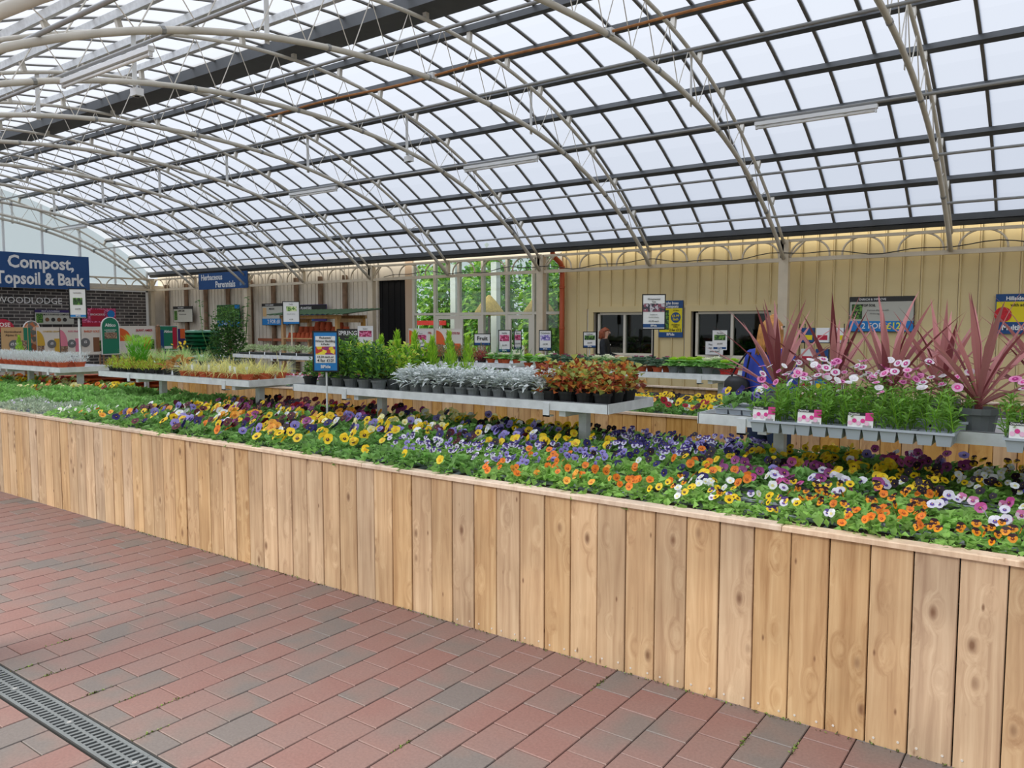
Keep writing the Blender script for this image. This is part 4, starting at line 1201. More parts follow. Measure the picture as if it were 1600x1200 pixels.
def dianthus(label, x, y, z, nfl, card, group='dianthus trays over the bench rim'):
    t = thing('dianthus_tray', label, 'dianthus', (x, y, z), 0, group)
    inst('tray', TRAY, t); inst('foliage', DFOL[RF.randrange(3)], t, (0, 0, TH*.9))
    for k in range(nfl):
        inst('flower', RF.choice(DIAF), t, (RF.uniform(-.12, .12), RF.uniform(-.06, .1), TH+RF.uniform(.17, .29)), (math.radians(RF.uniform(8, 60)), math.radians(RF.uniform(-20, 20)), RF.gauss(0, .8)), (.022 if nfl < 10 else .021)*RF.uniform(.85, 1.2))
    if card:
        c = MB().box(-.058, .058, -.001, .001, 0, .078).build('label_card', M_PAPER, t, (-.045, -.104, TH-.004)); c.rotation_euler = (math.radians(-8), 0, 0)
        MB().box(-.058, .058, -.003, -.001, .063, .078).build('card_heading', M_INK, c)
        MB().box(.022, .058, -.0032, -.001, .04, .0785).build('card_flash', M_PINKLAB, c)
        inst('lettering', text_mesh('Dianthus', .014, M_PAPER, .01, 1.0, 'LEFT'), c, (-.054, -.004, .070))
        for k in range(5):
            q = MB(); q.add([(.011*math.cos(a), -.0025-.0003*k, .011*math.sin(a)) for a in np.linspace(0, 2*PI, 9)[:-1]], [tuple(range(8))[::-1]])
            q.build('card_picture', M_PINKLAB if k % 2 else mat('label_pale_pink', '#eab8d2', .5), c, (-.046+.019*k, 0, .026+.012*(k % 2)))
        MB().box(.012, .05, -.0034, -.001, .004, .018).build('barcode', mat('barcode_grey', '#9a9a9a', .6), c)
    return t
DZ = 1.098-TH+.004
for k, (x, card) in enumerate(((-1.29, True), (-1.06, True), (-.82, True), (-.585, False), (-.15, True), (.1, True), (.36, False))):
    dianthus('dianthus tray hung over the bench rim, %s from the left, %s' % (ordw(k+1), 'with a picture label' if card else 'without a label'), x, 4.165, DZ, (11, 9, 9, 6, 7, 7, 7)[k], card)
for k, x in enumerate((-1.22, -.98, -.74, .0, .26)):
    dianthus('dianthus tray in the second row, %s from the left, full of pink flowers' % ordw(k+1), x, 4.40, TOP, (20, 18, 17, 10, 10)[k], False, 'dianthus trays in the second row')
pack('cream', -1.585, 4.42, TOP, 0, 'pale tray of pastel pansies at the right bench\'s left end')
dianthus('dianthus tray half hidden behind the big grey pot', -.56, 4.43, TOP, 6, False)
def cord_leaf(L, W, bend, seed):
    q = MB(); strip(q, (0, 0, 0), (math.cos(math.radians(70)), 0, math.sin(math.radians(70))), L, W, bend, 7)
    return q
CL = {}
for k in range(5):
    for m_ in ('cordy', 'cordydark'):
        q = MB(); strip(q, (0, 0, 0), (.02, 0, 1), .50+.03*k, .038+.004*(k % 3), .15+.17*k, 8)
        CL[k, m_] = q.mesh('leaf', LEAF[m_])
def cordyline(label, x, y, z, n, seed, sc=1.0):
    t = thing('red_cordyline', label, 'cordyline', (x, y, z), 0, 'red sword-leaved plants')
    inst('pot', POT_BIG, t)
    rr = random.Random(seed)
    q = MB(); q.tube([(0, 0, .11), (0, 0, .19)], [.02, .012], 7); q.build('stem', LEAF['cordydark'], t)
    for i in range(n):
        tilt = math.radians(6 + 66*(i/n)**1.0 + rr.uniform(-6, 6)); az = i*2.399+rr.uniform(-.25, .25)
        k = rr.randrange(5)
        inst('leaf', CL[k, 'cordy' if rr.random() < .68 else 'cordydark'], t, (0, 0, .125+.05*(1-i/n)), Euler((0, tilt, az), 'XYZ'), sc*rr.uniform(.8, 1.08))
    return t
for k, (x, y, n, w_) in enumerate(((-1.47, 4.72, 24, 'at the left end of the right bench'), (-1.18, 4.82, 22, 'second from the left, left of the shop board'), (-.86, 4.70, 30, 'in the middle, in front of the soil board'),
                                   (-.62, 4.84, 24, 'right of the middle, behind the open grey pot'), (-.405, 4.42, 28, 'in a fully visible grey pot near the bench rim'), (-.12, 4.78, 24, 'at the right edge of the picture'), (.2, 4.7, 22, 'past the right edge of the bench view'))):
    cordyline('burgundy sword-leaved cordyline ' + w_, x, y, TOP if k != 3 else TOP, n, 60+k, .98)

# ---- rear benches
PT = MB(); PT.box(-.2, .2, -.14, .14, 0, .05); PT.box(-.21, .21, -.15, -.14, .03, .055); PT = PT.mesh('carry_tray', M_BLACKPOT)
PALE = variants(2, lambda k: mound(MB(), .2, .15, .03, .12, 230, .05, .028, 210+k, (10, 70)).mesh('foliage', [LEAF['pale']]))
for k in range(6):
    t = thing('variegated_plants', 'black tray of pale variegated foliage, %s from the left, on the rear left bench' % ordw(k+1), 'foliage plants', (-11.85+k*.42, 8.55, TOP), 0, 'pale variegated trays')
    inst('carry_tray', PT, t); inst('foliage', PALE[k % 2], t, (0, 0, .03))
    inst('plant_label', LABEL, t, (.1, -.155, .0))
for k in range(3):
    potted('dark_shrub', 'dark green and bronze bush at the right of the pale trays, %s' % ordw(k+1), 'shrub', -9.36+.24*k, 8.6+.1*(k % 2), TOP if k < 1 else SOIL+.2, POT_BLACK, SHRUB[k], .07, 'dark bushes', 1.15)
for i in range(6):
    for j in range(2):
        potted('heather', 'grey-green heather with orange tips, %s row, %s from the left' % (('front', 'back')[j], ordw(i+1)), 'heather', -7.64+i*.165, 8.42+j*.22, TOP, POT_BLACK, HEATH[(i+j) % 3], .07, 'heathers', RF.uniform(.95, 1.2))
potted('red_heather', 'crimson heather between the grey heathers and pale cabbages', 'heather', -6.62, 8.42, TOP, POT_BLACK, RHEATH, .03, None, 1.1)
for i in range(4):
    potted('pale_cabbage', 'cream-hearted cabbage in a terracotta pot, %s from the left' % ordw(i+1), 'ornamental cabbage', -6.47+i*.125, 8.42+.07*(i % 2), TOP, POT_TERRA, CAB['white'] if i % 2 else CAB['pale'], .02, 'cream cabbages', 1.15)
seq = ['green', 'pale', 'red', 'red', 'red', 'white', 'white', 'red', 'red', 'red', 'green', 'green', 'pale', 'green']
for i, c in enumerate(seq):
    for j in range(2):
        word = {'green': 'plain green', 'pale': 'yellow-green', 'red': 'purple-red hearted', 'white': 'white hearted'}[c]
        pot = POT_TERRA if i < 10 else (POT_GREY if i < 13 else POT_RED)
        potted('ornamental_cabbage', '%s cabbage, %s row of the rear bench, %s from the left' % (word, ('front', 'back')[j], ordw(i+1)), 'ornamental cabbage', -5.46+i*.19, 7.85+j*.24, TOP, pot, CAB[c], .012, 'cabbages on the rear bench', RF.uniform(1.3, 1.5))
for i in range(5):
    potted('strappy_plant', 'clump of green strap leaves behind the orange-leaved pots, %s from the left' % ordw(i+1), 'foliage plant', -6.05+i*.2, 8.75+.12*(i % 2), SOIL, POT_BLACK, STRAP[i % 3], .08, 'strap-leaved clumps', 1.25)
for i in range(4):
    potted('strappy_plant', 'narrow green clump behind the heathers, %s from the left' % ordw(i+1), 'foliage plant', -7.3+i*.28, 9.2, SOIL+.16, POT_BLACK, STRAP[(i+1) % 3], .08, 'clumps behind the heathers', 1.1)
# table with feathery plants left of the rear planter
bench('steel bench beyond the yellow grasses, carrying feathery green plants', -13.7, -11.4, 7.0, 7.65, (-13.2, -11.9), .95, 0.0)
for i in range(8):
    potted('feathery_plant', 'feathery green plant beyond the yellow grasses, %s from the left' % ordw(i+1), 'foliage plant', -13.5+i*.27, 7.2+.2*(i % 2), .93, POT_BLACK, GRN[i % 2], .07, 'feathery plants', .8)
YF = MB(); 
t = potted('coreopsis', 'yellow flowered plant among the feathery greens', 'flowering plant', -12.35, 7.5, .93, POT_BLACK, GRN[0], .07, None, .9)
for k in range(10): put_flower(t, 'yellowplain', RF.uniform(-.15, .15), RF.uniform(-.1, .1), .33+RF.uniform(-.05, .05), .022)
for i in range(4):
    potted('dark_shrub', 'dark bush on the ground before the glazed screen, %s from the left' % ordw(i+1), 'shrub', -9.6+.95*i, 11.4, 0, POT_BIG, SHRUB[i % 3], .12, 'bushes before the glazed screen', 3.1)
# leafy dark camellia with tall bare shoots
def camellia():
    q = mound(MB(), .62, .5, .55, .75, 700, .11, .055, 300, (0, 60), inner=.2, nm=2)
    mound(q, .42, .35, 1.0, .95, 700, .11, .055, 301, (0, 60), inner=.1, nm=2)
    rng = np.random.default_rng(4)
    for cx_, cy_, h in ((-1.0, -.1, 2.1), (-.8, .1, 1.7), (.85, 0, 2.15), (.95, -.1, 1.8), (.1, .1, 1.95), (-.1, -.1, 1.8), (.3, .0, 1.75)):
        q.tube([(cx_*.4, cy_, .4), (cx_*.9, cy_, h*.6), (cx_, cy_, h)], .008, 4, 1)
        n = 22 if abs(cx_) > .6 else 70; tt = rng.uniform(.45, 1, n); th = rng.uniform(0, 2*PI, n)
        P = np.stack([cx_*(.4+.6*tt)+.0*tt, cy_+0*tt, h*tt], 1)+rng.normal(0, .03 if abs(cx_) > .6 else .12, (n, 3))
        D = np.stack([np.cos(th), np.sin(th), rng.uniform(-.2, .6, n)], 1)
        add_leaves(q, P, D, .13, .05, rng, droop=.25, mi=rng.integers(0, 2, n))
    return q.mesh('foliage', [LEAF['darkgreen'], LEAF['shrub']])
potted('camellia_bush', 'large dark leafy bush with tall shoots before the green poster', 'shrub', -16.95, 11.5, 0, POT_BIG, camellia(), .05, None, 1.0, 0, psc=2.6)

# ------------------------------------------------------------------ signs
M_GREYINK = mat('grey_ink', '#7c7c7a', .6); M_GREENP = mat('print_green', '#1f7a5c', .5); M_REDP = mat('print_red', '#b5213c', .5)
M_ORANGEP = mat('print_orange', '#d8602a', .5); M_SANDP = mat('print_sand', '#cba877', .5); M_BOARD = mat('print_warm_white', '#d8d3c8', .5)
M_PINKP = mat('print_pink', '#d77f92', .5); M_GOLDP = mat('print_gold', '#c9a236', .5); M_GREYP = mat('print_grey', '#6a6c6c', .5); M_BROWNP = mat('print_brown', '#7a5236', .5)
M_DKBOARD = mat('print_charcoal', '#33322f', .5); M_PALEB = mat('print_pale_grey', '#b9b8ac', .5); M_PURP = mat('print_purple', '#3a2a66', .5)
def spotted(name, base, spots, scale):
    if name in MATS: return MATS[name]
    m = bpy.data.materials.new(name); MATS[name] = m
    nt, N, L, b = nodes_of(m)
    tc = N.new('ShaderNodeTexCoord'); vo = N.new('ShaderNodeTexVoronoi'); vo.inputs['Scale'].default_value = scale
    L.new(tc.outputs['Object'], vo.inputs['Vector'])
    rp = N.new('ShaderNodeValToRGB'); rp.color_ramp.interpolation = 'CONSTANT'
    e = rp.color_ramp.elements; e[0].color = lin(base); e[1].position = .4; e[1].color = lin(spots[0])
    for k, c in enumerate(spots[1:]):
        x = e.new(.4+.6*(k+1)/len(spots)); x.color = lin(c)
    sp = N.new('ShaderNodeSeparateColor'); L.new(vo.outputs['Color'], sp.inputs[0]); L.new(sp.outputs[0], rp.inputs[0])
    L.new(rp.outputs[0], b.inputs['Base Color']); b.inputs['Roughness'].default_value = .5
    return m
PH_PANSY = spotted('photo_pansies', '#8a2a70', ['#e2c21c', '#c23a2a', '#f0dc40'], 30)
PH_PINK = spotted('photo_pink', '#c03a6a', ['#e88ab0', '#8a2048'], 40)
PH_BLUE = spotted('photo_violet', '#8a7ac0', ['#d8d0ea', '#4a4a8a'], 40)
PH_GREEN = spotted('photo_leaf', '#2f5a26', ['#6a9a3a', '#1c3014'], 45)
PH_DARK = spotted('photo_cyclamen', '#3a3a44', ['#8a4a5a', '#c0b8c0'], 45)
PH_STONE = spotted('photo_gravel', '#8a6a50', ['#b09a80', '#5a4a40'], 60)
def sign(name, label, cat_, loc, rotz, w, h, rects, texts, frame=M_BLACK, fw=.012, th=.015, pole=None, pm=M_BLACK, pr=.008, group=None, arch=False, pbase=.05):
    """board standing at loc (bottom centre); rects and texts in 0..1 across the face"""
    t = thing(name, label, cat_, loc, rotz, group)
    if pole is not None:      # the root sits at the pole foot
        t.location = (loc[0], loc[1], pole); zb = loc[2]-pole
        q = MB(); q.tube([(0, .012, 0), (0, .012, zb+h*.5)], pr, 8); q.build('pole', pm, t)
        if pbase: MB().lathe([(pbase, 0), (pbase*.9, .006), (.012, .01)], 14, (0, .012, 0)).build('pole_base', pm, t)
    else: zb = 0
    if arch:
        pts = [(-w/2, zb), (w/2, zb)] + [(w/2*math.cos(a), zb+h-w/2+w/2*math.sin(a)) for a in np.linspace(0, PI, 13)]
        MB().prism([(x*1.0, z) for x, z in pts], th).build('frame', frame, t)
        k = .9; pts2 = [(x*k, zb+(z-zb)*.965+.015) for x, z in pts]
        MB().prism(pts2, .003, Matrix.Translation((0, -th, 0))).build('print_panel', arch, t)
    else:
        q = MB(); q.box(-w/2-fw, w/2+fw, -th+.004, 0, zb-fw, zb+h+fw); q.box(-w/2-fw, -w/2, -th-.004, 0, zb-fw, zb+h+fw); q.box(w/2, w/2+fw, -th-.004, 0, zb-fw, zb+h+fw)
        q.box(-w/2, w/2, -th-.004, 0, zb+h, zb+h+fw); q.box(-w/2, w/2, -th-.004, 0, zb-fw, zb)
        q.build('frame', frame, t)
    for k, (u0, v0, u1, v1, m_, *qq) in enumerate(rects):
        y = -th-.001-.0012*k
        if qq:                # quarter circle, centre at the lower left corner
            pts = [(-w/2+u0*w, zb+v0*h)] + [(-w/2+u0*w+(u1-u0)*w*math.cos(a), zb+v0*h+(v1-v0)*h*math.sin(a)) for a in np.linspace(0, PI/2, 9)]
            MB().prism(pts, .004, Matrix.Translation((0, y+.004, 0))).build('print_panel', m_, t)
            continue
        MB().box(-w/2+u0*w, -w/2+u1*w, y, -th+.004, zb+v0*h, zb+v1*h).build('print_panel', m_, t)
    for (s, u, v, size, m_, bold, xs_) in texts:
        inst('lettering', text_mesh(s, size, m_, bold, xs_), t, (-w/2+u*w, -th-.003-.0012*len(rects), zb+v*h))
    return t
def disc(t, x, z, r, m_, y=-.02, name='price_roundel'):
    q = MB(); q.add([(r*math.cos(a), 0, r*math.sin(a)) for a in np.linspace(0, 2*PI, 21)[:-1]] + [(r*math.cos(a), .004, r*math.sin(a)) for a in np.linspace(0, 2*PI, 21)[:-1]],
          [tuple(range(20))] + [(i, (i+1) % 20, (i+1) % 20+20, i+20) for i in range(20)])
    return q.build(name, m_, t, (x, y, z))
TL = 'LEFT'
# big hanging department signs
t = thing('department_sign', 'large blue hanging sign lettered Compost, Topsoil & Bark', 'sign', (X_LEFT+.45, 10.83, 2.68))
MB().box(-.02, 0, -1.4, 1.4, 0, 1.02).build('board', M_BLUE, t)
def serif_text(par, s, size, x, z, m_, rot, off, xs_=1.0):
    return inst('lettering', text_mesh(s, size, m_, .028, xs_), par, off, (0, 0, rot))
serif_text(t, 'Compost,', .50, 0, 0, M_PAPER, PI/2, (.006, .02, .74), .92)
serif_text(t, 'Topsoil & Bark', .50, 0, 0, M_PAPER, PI/2, (.006, -.02, .27), .80)
for y in (-1.1, 1.1): MB().tube([(-.01, y, 1.0), (-.01, y, 1.0+zL(10.83+y)-3.68)], .006, 5).build('hanger', M_STEEL, t)
t = thing('department_sign', 'blue valance sign lettered Herbaceous Perennials', 'sign', (-21.38, 14.4, 2.70))
MB().box(-1.25, 1.25, -.03, 0, 0, .5).build('board', M_BLUE, t)
inst('lettering', text_mesh('Herbaceous', .25, M_PAPER, .022, .92), t, (-.55, -.034, .36))
inst('lettering', text_mesh('Perennials', .27, M_PAPER, .022, .92), t, (.15, -.034, .13))
inst('lettering', text_mesh('BPide', .14, mat('sign_pale_blue', '#8fb4d8', .5), .01, .9), t, (1.02, -.034, .12))

R30 = math.radians(30)
t = sign('price_stand', 'black framed stand reading Autumn Winter Bedding, four for twelve pounds', 'sign', (-4.99, 4.29, 1.23), math.radians(38), .185, .31,
     [(0, 0, 1, 1, M_SKYBLUE), (.07, .2, .93, .9, M_PAPER), (.07, .42, .93, .63, PH_PANSY)],
     [('Autumn/', .5, .86, .028, M_INK, 0, 1), ('Winter Bedding', .5, .77, .026, M_INK, 0, .95), ('6 Packs', .5, .69, .022, M_INK, 0, 1), ('\u00a33.20 each or', .5, .36, .024, M_INK, 0, 1), ('4 for \u00a312!', .5, .26, .033, M_INK, .005, 1), ('BPide', .5, .1, .035, M_PAPER, .02, 1)], pole=SOIL, pm=M_STEEL, pbase=.03)
t = sign('price_stand', 'tall black framed ornamental cabbage card on a black pole', 'sign', (-3.9, 8.05, 1.56), R30, .235, .37,
     [(0, 0, 1, 1, M_PAPER), (0, .03, 1, .14, M_BLUE), (0, .5, 1, .75, PH_DARK), (0, .75, 1, .97, M_PAPER)],
     [('Ornamental', .5, .88, .028, M_INK, 0, 1), ('Cale', .5, .8, .024, M_INK, 0, 1), ('Suitable for', .5, .42, .018, M_GREYINK, 0, 1), ('borders & pots', .5, .34, .018, M_GREYINK, 0, 1), ('\u00a32.99 each', .5, .22, .026, M_INK, 0, 1), ('BPide', .5, .085, .03, M_PAPER, .02, 1)], pole=TOP, pr=.009)
t = sign('price_stand', 'narrow white card on a white pole over the silver pots', 'sign', (-9.93, 4.68, 1.69), math.radians(55), .17, .34,
     [(0, 0, 1, 1, M_PAPER), (0, .02, 1, .1, M_SKYBLUE), (.2, .45, .8, .7, PH_GREEN)],
     [('Lavender', .5, .88, .024, M_GREYINK, 0, 1), ('\u00a34.99', .5, .3, .028, M_GREYINK, 0, 1), ('BPide', .5, .06, .024, M_PAPER, .02, 1)], pole=TOP, pm=M_WHITE, pr=.012)
t = sign('price_stand', 'black framed white card on a wooden pole over the pale trays', 'sign', (-11.3, 8.95, 1.62), math.radians(42), .27, .38,
     [(0, 0, 1, 1, M_PAPER), (0, 0, 1, .09, M_SKYBLUE), (.2, .58, .85, .8, spotted('photo_pale_leaf', '#a8c47a', ['#dfe8b0', '#5a8a3a'], 40))],
     [('Herbs', .5, .9, .03, M_GREYINK, 0, 1), ('from the nursery', .5, .45, .02, M_GREYINK, 0, 1), ('\u00a33.99', .5, .2, .03, M_GREYINK, 0, 1)], pole=TOP, pm=M_CREAM, pr=.014)
SM = [(0, 0, 1, 1, M_PAPER), (0, 0, 1, .12, M_BLUE)]
def small(name_label, x, y, z, photo, title, rot=R30, w=.19, h=.30, pole=SOIL, frame=M_BLACK):
    return sign('price_stand', name_label, 'sign', (x, y, z), rot, w, h, SM + [(.06, .5, .94, .8, photo)], [(title, .5, .89, .03, M_INK, 0, 1), ('\u00a34.99', .5, .3, .034, M_INK, 0, 1), ('BPide', .5, .06, .028, M_PAPER, .02, 1)], frame, .012, .015, pole, M_STEEL, pbase=.03)
small('white framed card with pink flowers left of the lime conifers', -10.5, 9.95, 1.2, PH_PINK, 'Sedum', math.radians(42), .25, .37, 0, M_WHITE)
small('white topped card with a red flower in front of the black doorway', -9.75, 10.6, 1.18, PH_PINK, 'Aster', math.radians(42), .22, .30, 0, M_WHITE)
small('black framed card with a crimson flower before the glazed screen', -7.4, 9.98, 1.18, PH_PINK, 'Astilbe', R30, .17, .33, 0)
small('narrow card half hidden behind the crimson flower card', -7.3, 10.2, 1.22, PH_PINK, 'Mum', R30, .1, .28, 0)
small('black framed card with violet flowers beside the cream post', -6.63, 9.98, 1.22, PH_BLUE, 'Campanula', R30, .17, .29, 0)
small('black framed card with a dark leaf photo left of the woman', -6.45, 11.0, 1.24, PH_GREEN, 'Cabbage', R30, .19, .24, 0)
small('white framed card with a dark leaf photo before the right shop window', -4.28, 11.0, 1.25, PH_GREEN, 'Parsley', R30, .18, .26, 0, M_WHITE)
t = sign('price_stand', 'black framed wide card reading Fruit above the heathers', 'sign', (-7.86, 10.0, 1.28), R30, .25, .17, [(0, 0, 1, 1, M_PAPER), (0, 0, 1, .2, M_BLUE)], [('Fruit', .5, .6, .09, M_INK, .02, 1)], pole=0, pm=M_STEEL)
# boards fixed to the long wall
WY = WALL_Y-.045
t = sign('wall_board', 'soil improver board with a blue price strip on the tan wall', 'sign', (-2.88, WY, 1.49), 0, 1.02, .59, [(0, 0, 1, 1, M_PALEB), (0, .87, 1, 1, M_DKBOARD), (0, 0, 1, .3, M_SKYBLUE), (.03, .36, .2, .8, PH_GREEN)],
     [('ENRICH & IMPROVE', .36, .935, .055, M_PAPER, .01, .9), ('TOP SOIL', .3, .76, .06, M_INK, .02, .9), ('improves all garden soils', .45, .62, .035, M_GREYINK, 0, 1), ('25 litre bag', .4, .52, .035, M_GREYINK, 0, 1), ('2 FOR', .37, .15, .14, M_PAPER, .01, .95), ('\u00a312', .7, .15, .16, mat('price_yellow', '#e6e05a', .5), .02, .95)], M_DKBOARD)
t = sign('wall_board', 'blue and yellow compost board with a red flower at the far right', 'sign', (-.7, WY, 1.47), 0, .95, .61, [(0, 0, 1, 1, M_YELLOW), (0, .82, 1, 1, M_BLUE), (0, 0, 1, .29, M_BLUE)],
     [('Hillside Multi', .36, .9, .085, M_PAPER, .03, .95), ('with added John Innes', .5, .73, .07, M_INK, .01, .9), ('Multibuy', .3, .14, .115, M_PAPER, .03, 1), ('Promotes', .64, .56, .03, M_INK, 0, 1), ('vigorous growth', .7, .5, .03, M_INK, 0, 1), ('Contains', .64, .44, .03, M_INK, 0, 1), ('feed', .6, .38, .03, M_INK, 0, 1)], M_BLUE)
disc(t, -.38, .295, .12, mat('photo_red_flower', '#c4242e', .6, 0, .3, 40), -.022, 'flower_picture')
t = sign('wall_board', 'yellow compost price board with a blue roundel between the shop windows', 'sign', (-6.81, WY, 1.36), 0, .5, .72, [(0, 0, 1, 1, M_YELLOW), (0, .8, 1, 1, M_BLUE), (0, 0, 1, .13, M_BLUE), (.02, .2, .42, .75, PH_GREEN)],
     [('John Innes', .55, .94, .08, M_PAPER, .03, .85), ('Composts', .55, .85, .08, M_PAPER, .03, .85), ('25 litre', .72, .74, .04, M_INK, 0, 1), ('Multibuy', .72, .34, .05, M_INK, 0, 1), ('Offer', .72, .28, .05, M_INK, 0, 1), ('2 for \u00a312', .70, .19, .075, M_INK, .01, .9), ('BPide', .5, .065, .075, M_PAPER, .02, 1)], M_BLUE)
dd = disc(t, .11, .39, .105, M_BLUE, -.022)
inst('lettering', text_mesh('\u00a36.99', .07, M_YELLOW, .02, 1), t, (.11, -.028, .42)); inst('lettering', text_mesh('Each', .065, M_YELLOW, .02, 1), t, (.11, -.028, .355))
t = sign('wall_board', 'small pale information board on the off-white cladding', 'sign', (-24.1, WY-.145, 1.7), 0, 1.1, .5, [(0, 0, 1, 1, M_PALEB), (0, .84, 1, 1, M_DKBOARD), (.04, .12, .2, .74, PH_GREEN)], [('WELL-BEING', .4, .92, .06, M_PAPER, .01, 1), ('LAWN CARE', .42, .72, .07, M_INK, .01, 1), ('feed, seed and treat', .5, .5, .05, M_GREYINK, 0, 1)], M_DKBOARD)
t = sign('wall_board', 'green poster with a blue price strip behind the camellia', 'sign', (-21.6, WY-.145, 1.55), 0, 1.15, .66, [(0, 0, 1, 1, PH_GREEN), (0, 0, 1, .27, M_SKYBLUE), (.8, .84, 1, 1, M_SKYBLUE)], [('2 FOR \u00a310', .5, .13, .16, M_PAPER, .01, .9)], M_GREENP)
t = sign('wall_board', 'grey poster with blue two-for price strip left of the pot rack', 'sign', (-19.3, WY-.145, 1.6), 0, 1.2, .62, [(0, 0, 1, 1, M_PALEB), (0, .88, 1, 1, M_DKBOARD), (0, 0, 1, .3, M_SKYBLUE), (.03, .4, .17, .82, M_SANDP)], [('GOLD & BARK', .3, .94, .06, M_PAPER, .01, 1), ('MULCH', .38, .76, .07, M_INK, .01, 1), ('2 FOR \u00a38', .45, .15, .16, M_PAPER, .01, .9)], M_DKBOARD)
t = sign('wall_board', 'dark blue offer banner above the terracotta pots', 'sign', (-17.9, WY-.145, 1.72), 0, 1.7, .44, [(0, 0, 1, 1, M_PURP), (0, .6, 1, 1, M_INK), (0, 0, .7, .5, M_BLUE)], [('POTS & PLANTERS', .4, .8, .1, M_PAPER, .01, 1), ('1/2 PRICE', .4, .25, .12, M_PAPER, .01, 1)], M_PURP)
t = sign('wall_board', 'small white notice below the left shop window corner', 'sign', (-5.85, WALL_Y-.12, 1.02), 0, .36, .26, [(0, 0, 1, 1, M_PAPER)], [('Please queue', .5, .75, .045, M_INK, 0, 1), ('here for the', .5, .5, .045, M_INK, 0, 1), ('plant desk', .5, .25, .045, M_INK, 0, 1)])
# boards on the end wall and in the compost aisle
XR = PI/2
def cboard(label, y0, y1, z0, z1, rects, texts, frame=M_BOARD, x=-18.0, arch=False, legs=True):
    t = sign('product_board', label, 'sign', (x, (y0+y1)/2, z0), XR, y1-y0, z1-z0, rects, texts, frame, .01, .02, None, arch=arch)
    if legs:
        for s in (-1, 1):
            MB().box(s*(y1-y0)*.38-.015, s*(y1-y0)*.38+.015, -.005, .02, -z0, .05).build('leg', M_ROUGHWOOD, t)
    return t
t = sign('wall_board', 'grey multi purpose compost board on the brick banner', 'sign', (X_LEFT+.11, 11.3, 1.62), XR, 1.12, .43, [(0, 0, 1, 1, M_PALEB), (0, .82, 1, 1, M_PURP), (.03, .1, .2, .75, PH_GREEN)], [('FRUIT & FLOWERING', .4, .91, .055, M_PAPER, .01, 1), ('MULTI PURPOSE COMPOST', .55, .68, .07, M_INK, .01, .9)], M_DKBOARD)
for k in range(4): disc(t, -.22+.17*k, .14, .06, M_DKBOARD if k % 2 else M_BROWNP, -.024, 'product_picture')
cboard('tan and green grit board with a grey price roundel', 6.93, 7.42, .95, 1.54, [(0, 0, .84, 1, M_SANDP), (.84, 0, 1.12, 1, M_GREENP), (0, 0, 1, .12, M_DKBOARD), (.6, .2, .95, .55, PH_STONE)], [('Horticultural', .42, .86, .062, M_INK, 0, 1), ('Alpine Grit', .42, .74, .062, M_INK, 0, 1)], M_SANDP)
t = bpy.context.scene.objects[-1]
def last_board(): return [o for o in SC.objects if o.name.startswith('product_board')][-1]
def roundel(t, x, z, r, txt):
    disc(t, x, z, r, M_GREYP, -.03); inst('lettering', text_mesh(txt, r*.75, M_PAPER, .02, .9), t, (x, -.037, z+.01))
roundel(last_board(), -.02, .24, .1, '\u00a35.99')
cboard('red arched board top lettered ROSE at the far left', 6.85, 7.3, 1.45, 1.72, [], [('ROSE', .5, .55, .12, M_PAPER, .02, 1)], M_REDP, -18.3, M_REDP)
cboard('white edged arched board with a plant pot photo', 7.44, 7.78, .95, 1.69, [], [], M_PAPER, -18.25, spotted('photo_pots', '#b0653c', ['#6a6a62', '#d0a080'], 12))
cboard('white gravel board with a gold corner, left of the pink one', 7.6, 8.06, .95, 1.54, [(0, 0, 1, 1, M_BOARD), (0, 0, .3, .55, PH_STONE), (.0, .35, .34, .9, M_GOLDP, 'q'), (.75, .1, .98, .6, M_GOLDP)], [('COUNTRY CREAM', .62, .86, .05, M_GOLDP, .01, .8)])
roundel(last_board(), .06, .24, .09, '\u00a35')
cboard('white gravel board with a pink corner in the compost aisle', 8.07, 8.5, .95, 1.54, [(0, 0, 1, 1, M_BOARD), (0, 0, .35, .5, PH_STONE), (0, .32, .36, .92, M_PINKP, 'q'), (.72, .1, .95, .6, M_PINKP)], [('ROSY PINK', .64, .86, .055, M_PINKP, .01, .8)])
roundel(last_board(), .02, .24, .09, '\u00a35')
cboard('white gravel board with a brown bag picture left of the green arch', 8.51, 8.98, .95, 1.55, [(0, 0, 1, 1, M_BOARD), (.55, .08, .85, .62, M_BROWNP), (.85, .1, 1, .5, PH_GREEN)], [('BARLEY GOLD', .5, .84, .065, M_ORANGEP, .01, .8)])
roundel(last_board(), -.15, .26, .1, '\u00a35')
cboard('tall green arched board with two photo cards', 8.93, 9.35, .93, 1.78, [], [('Altico', .5, .78, .1, M_PAPER, .03, 1), ('LANDSCAPING', .5, .65, .04, M_PAPER, .01, 1), ('PRODUCTS', .5, .6, .04, M_PAPER, .01, 1)], M_PAPER, -17.95, M_GREENP)
MB().box(-.14, .14, -.03, -.022, .36, .5).build('print_panel', PH_STONE, last_board())
cboard('wide white gravel board with an orange corner right of the green arch', 9.36, 10.22, .95, 1.57, [(0, 0, 1, 1, M_BOARD), (.0, .45, .34, .93, M_ORANGEP, 'q'), (.68, .1, .87, .58, M_ORANGEP), (.87, .12, .98, .5, PH_GREEN)], [('BURNT AMBER', .7, .84, .075, M_REDP, .01, .8)])
roundel(last_board(), -.02, .3, .12, '\u00a36.99')
cboard('green board with blue and red bag pictures beyond the wooden stake', 10.32, 10.8, .98, 1.57, [(0, 0, 1, 1, M_GREENP), (.02, .1, .26, .85, M_BLUE), (.74, .05, .97, .95, M_REDP), (.28, .08, .7, .18, M_PAPER)], [('Altico', .5, .78, .09, M_PAPER, .03, 1)], M_PAPER)
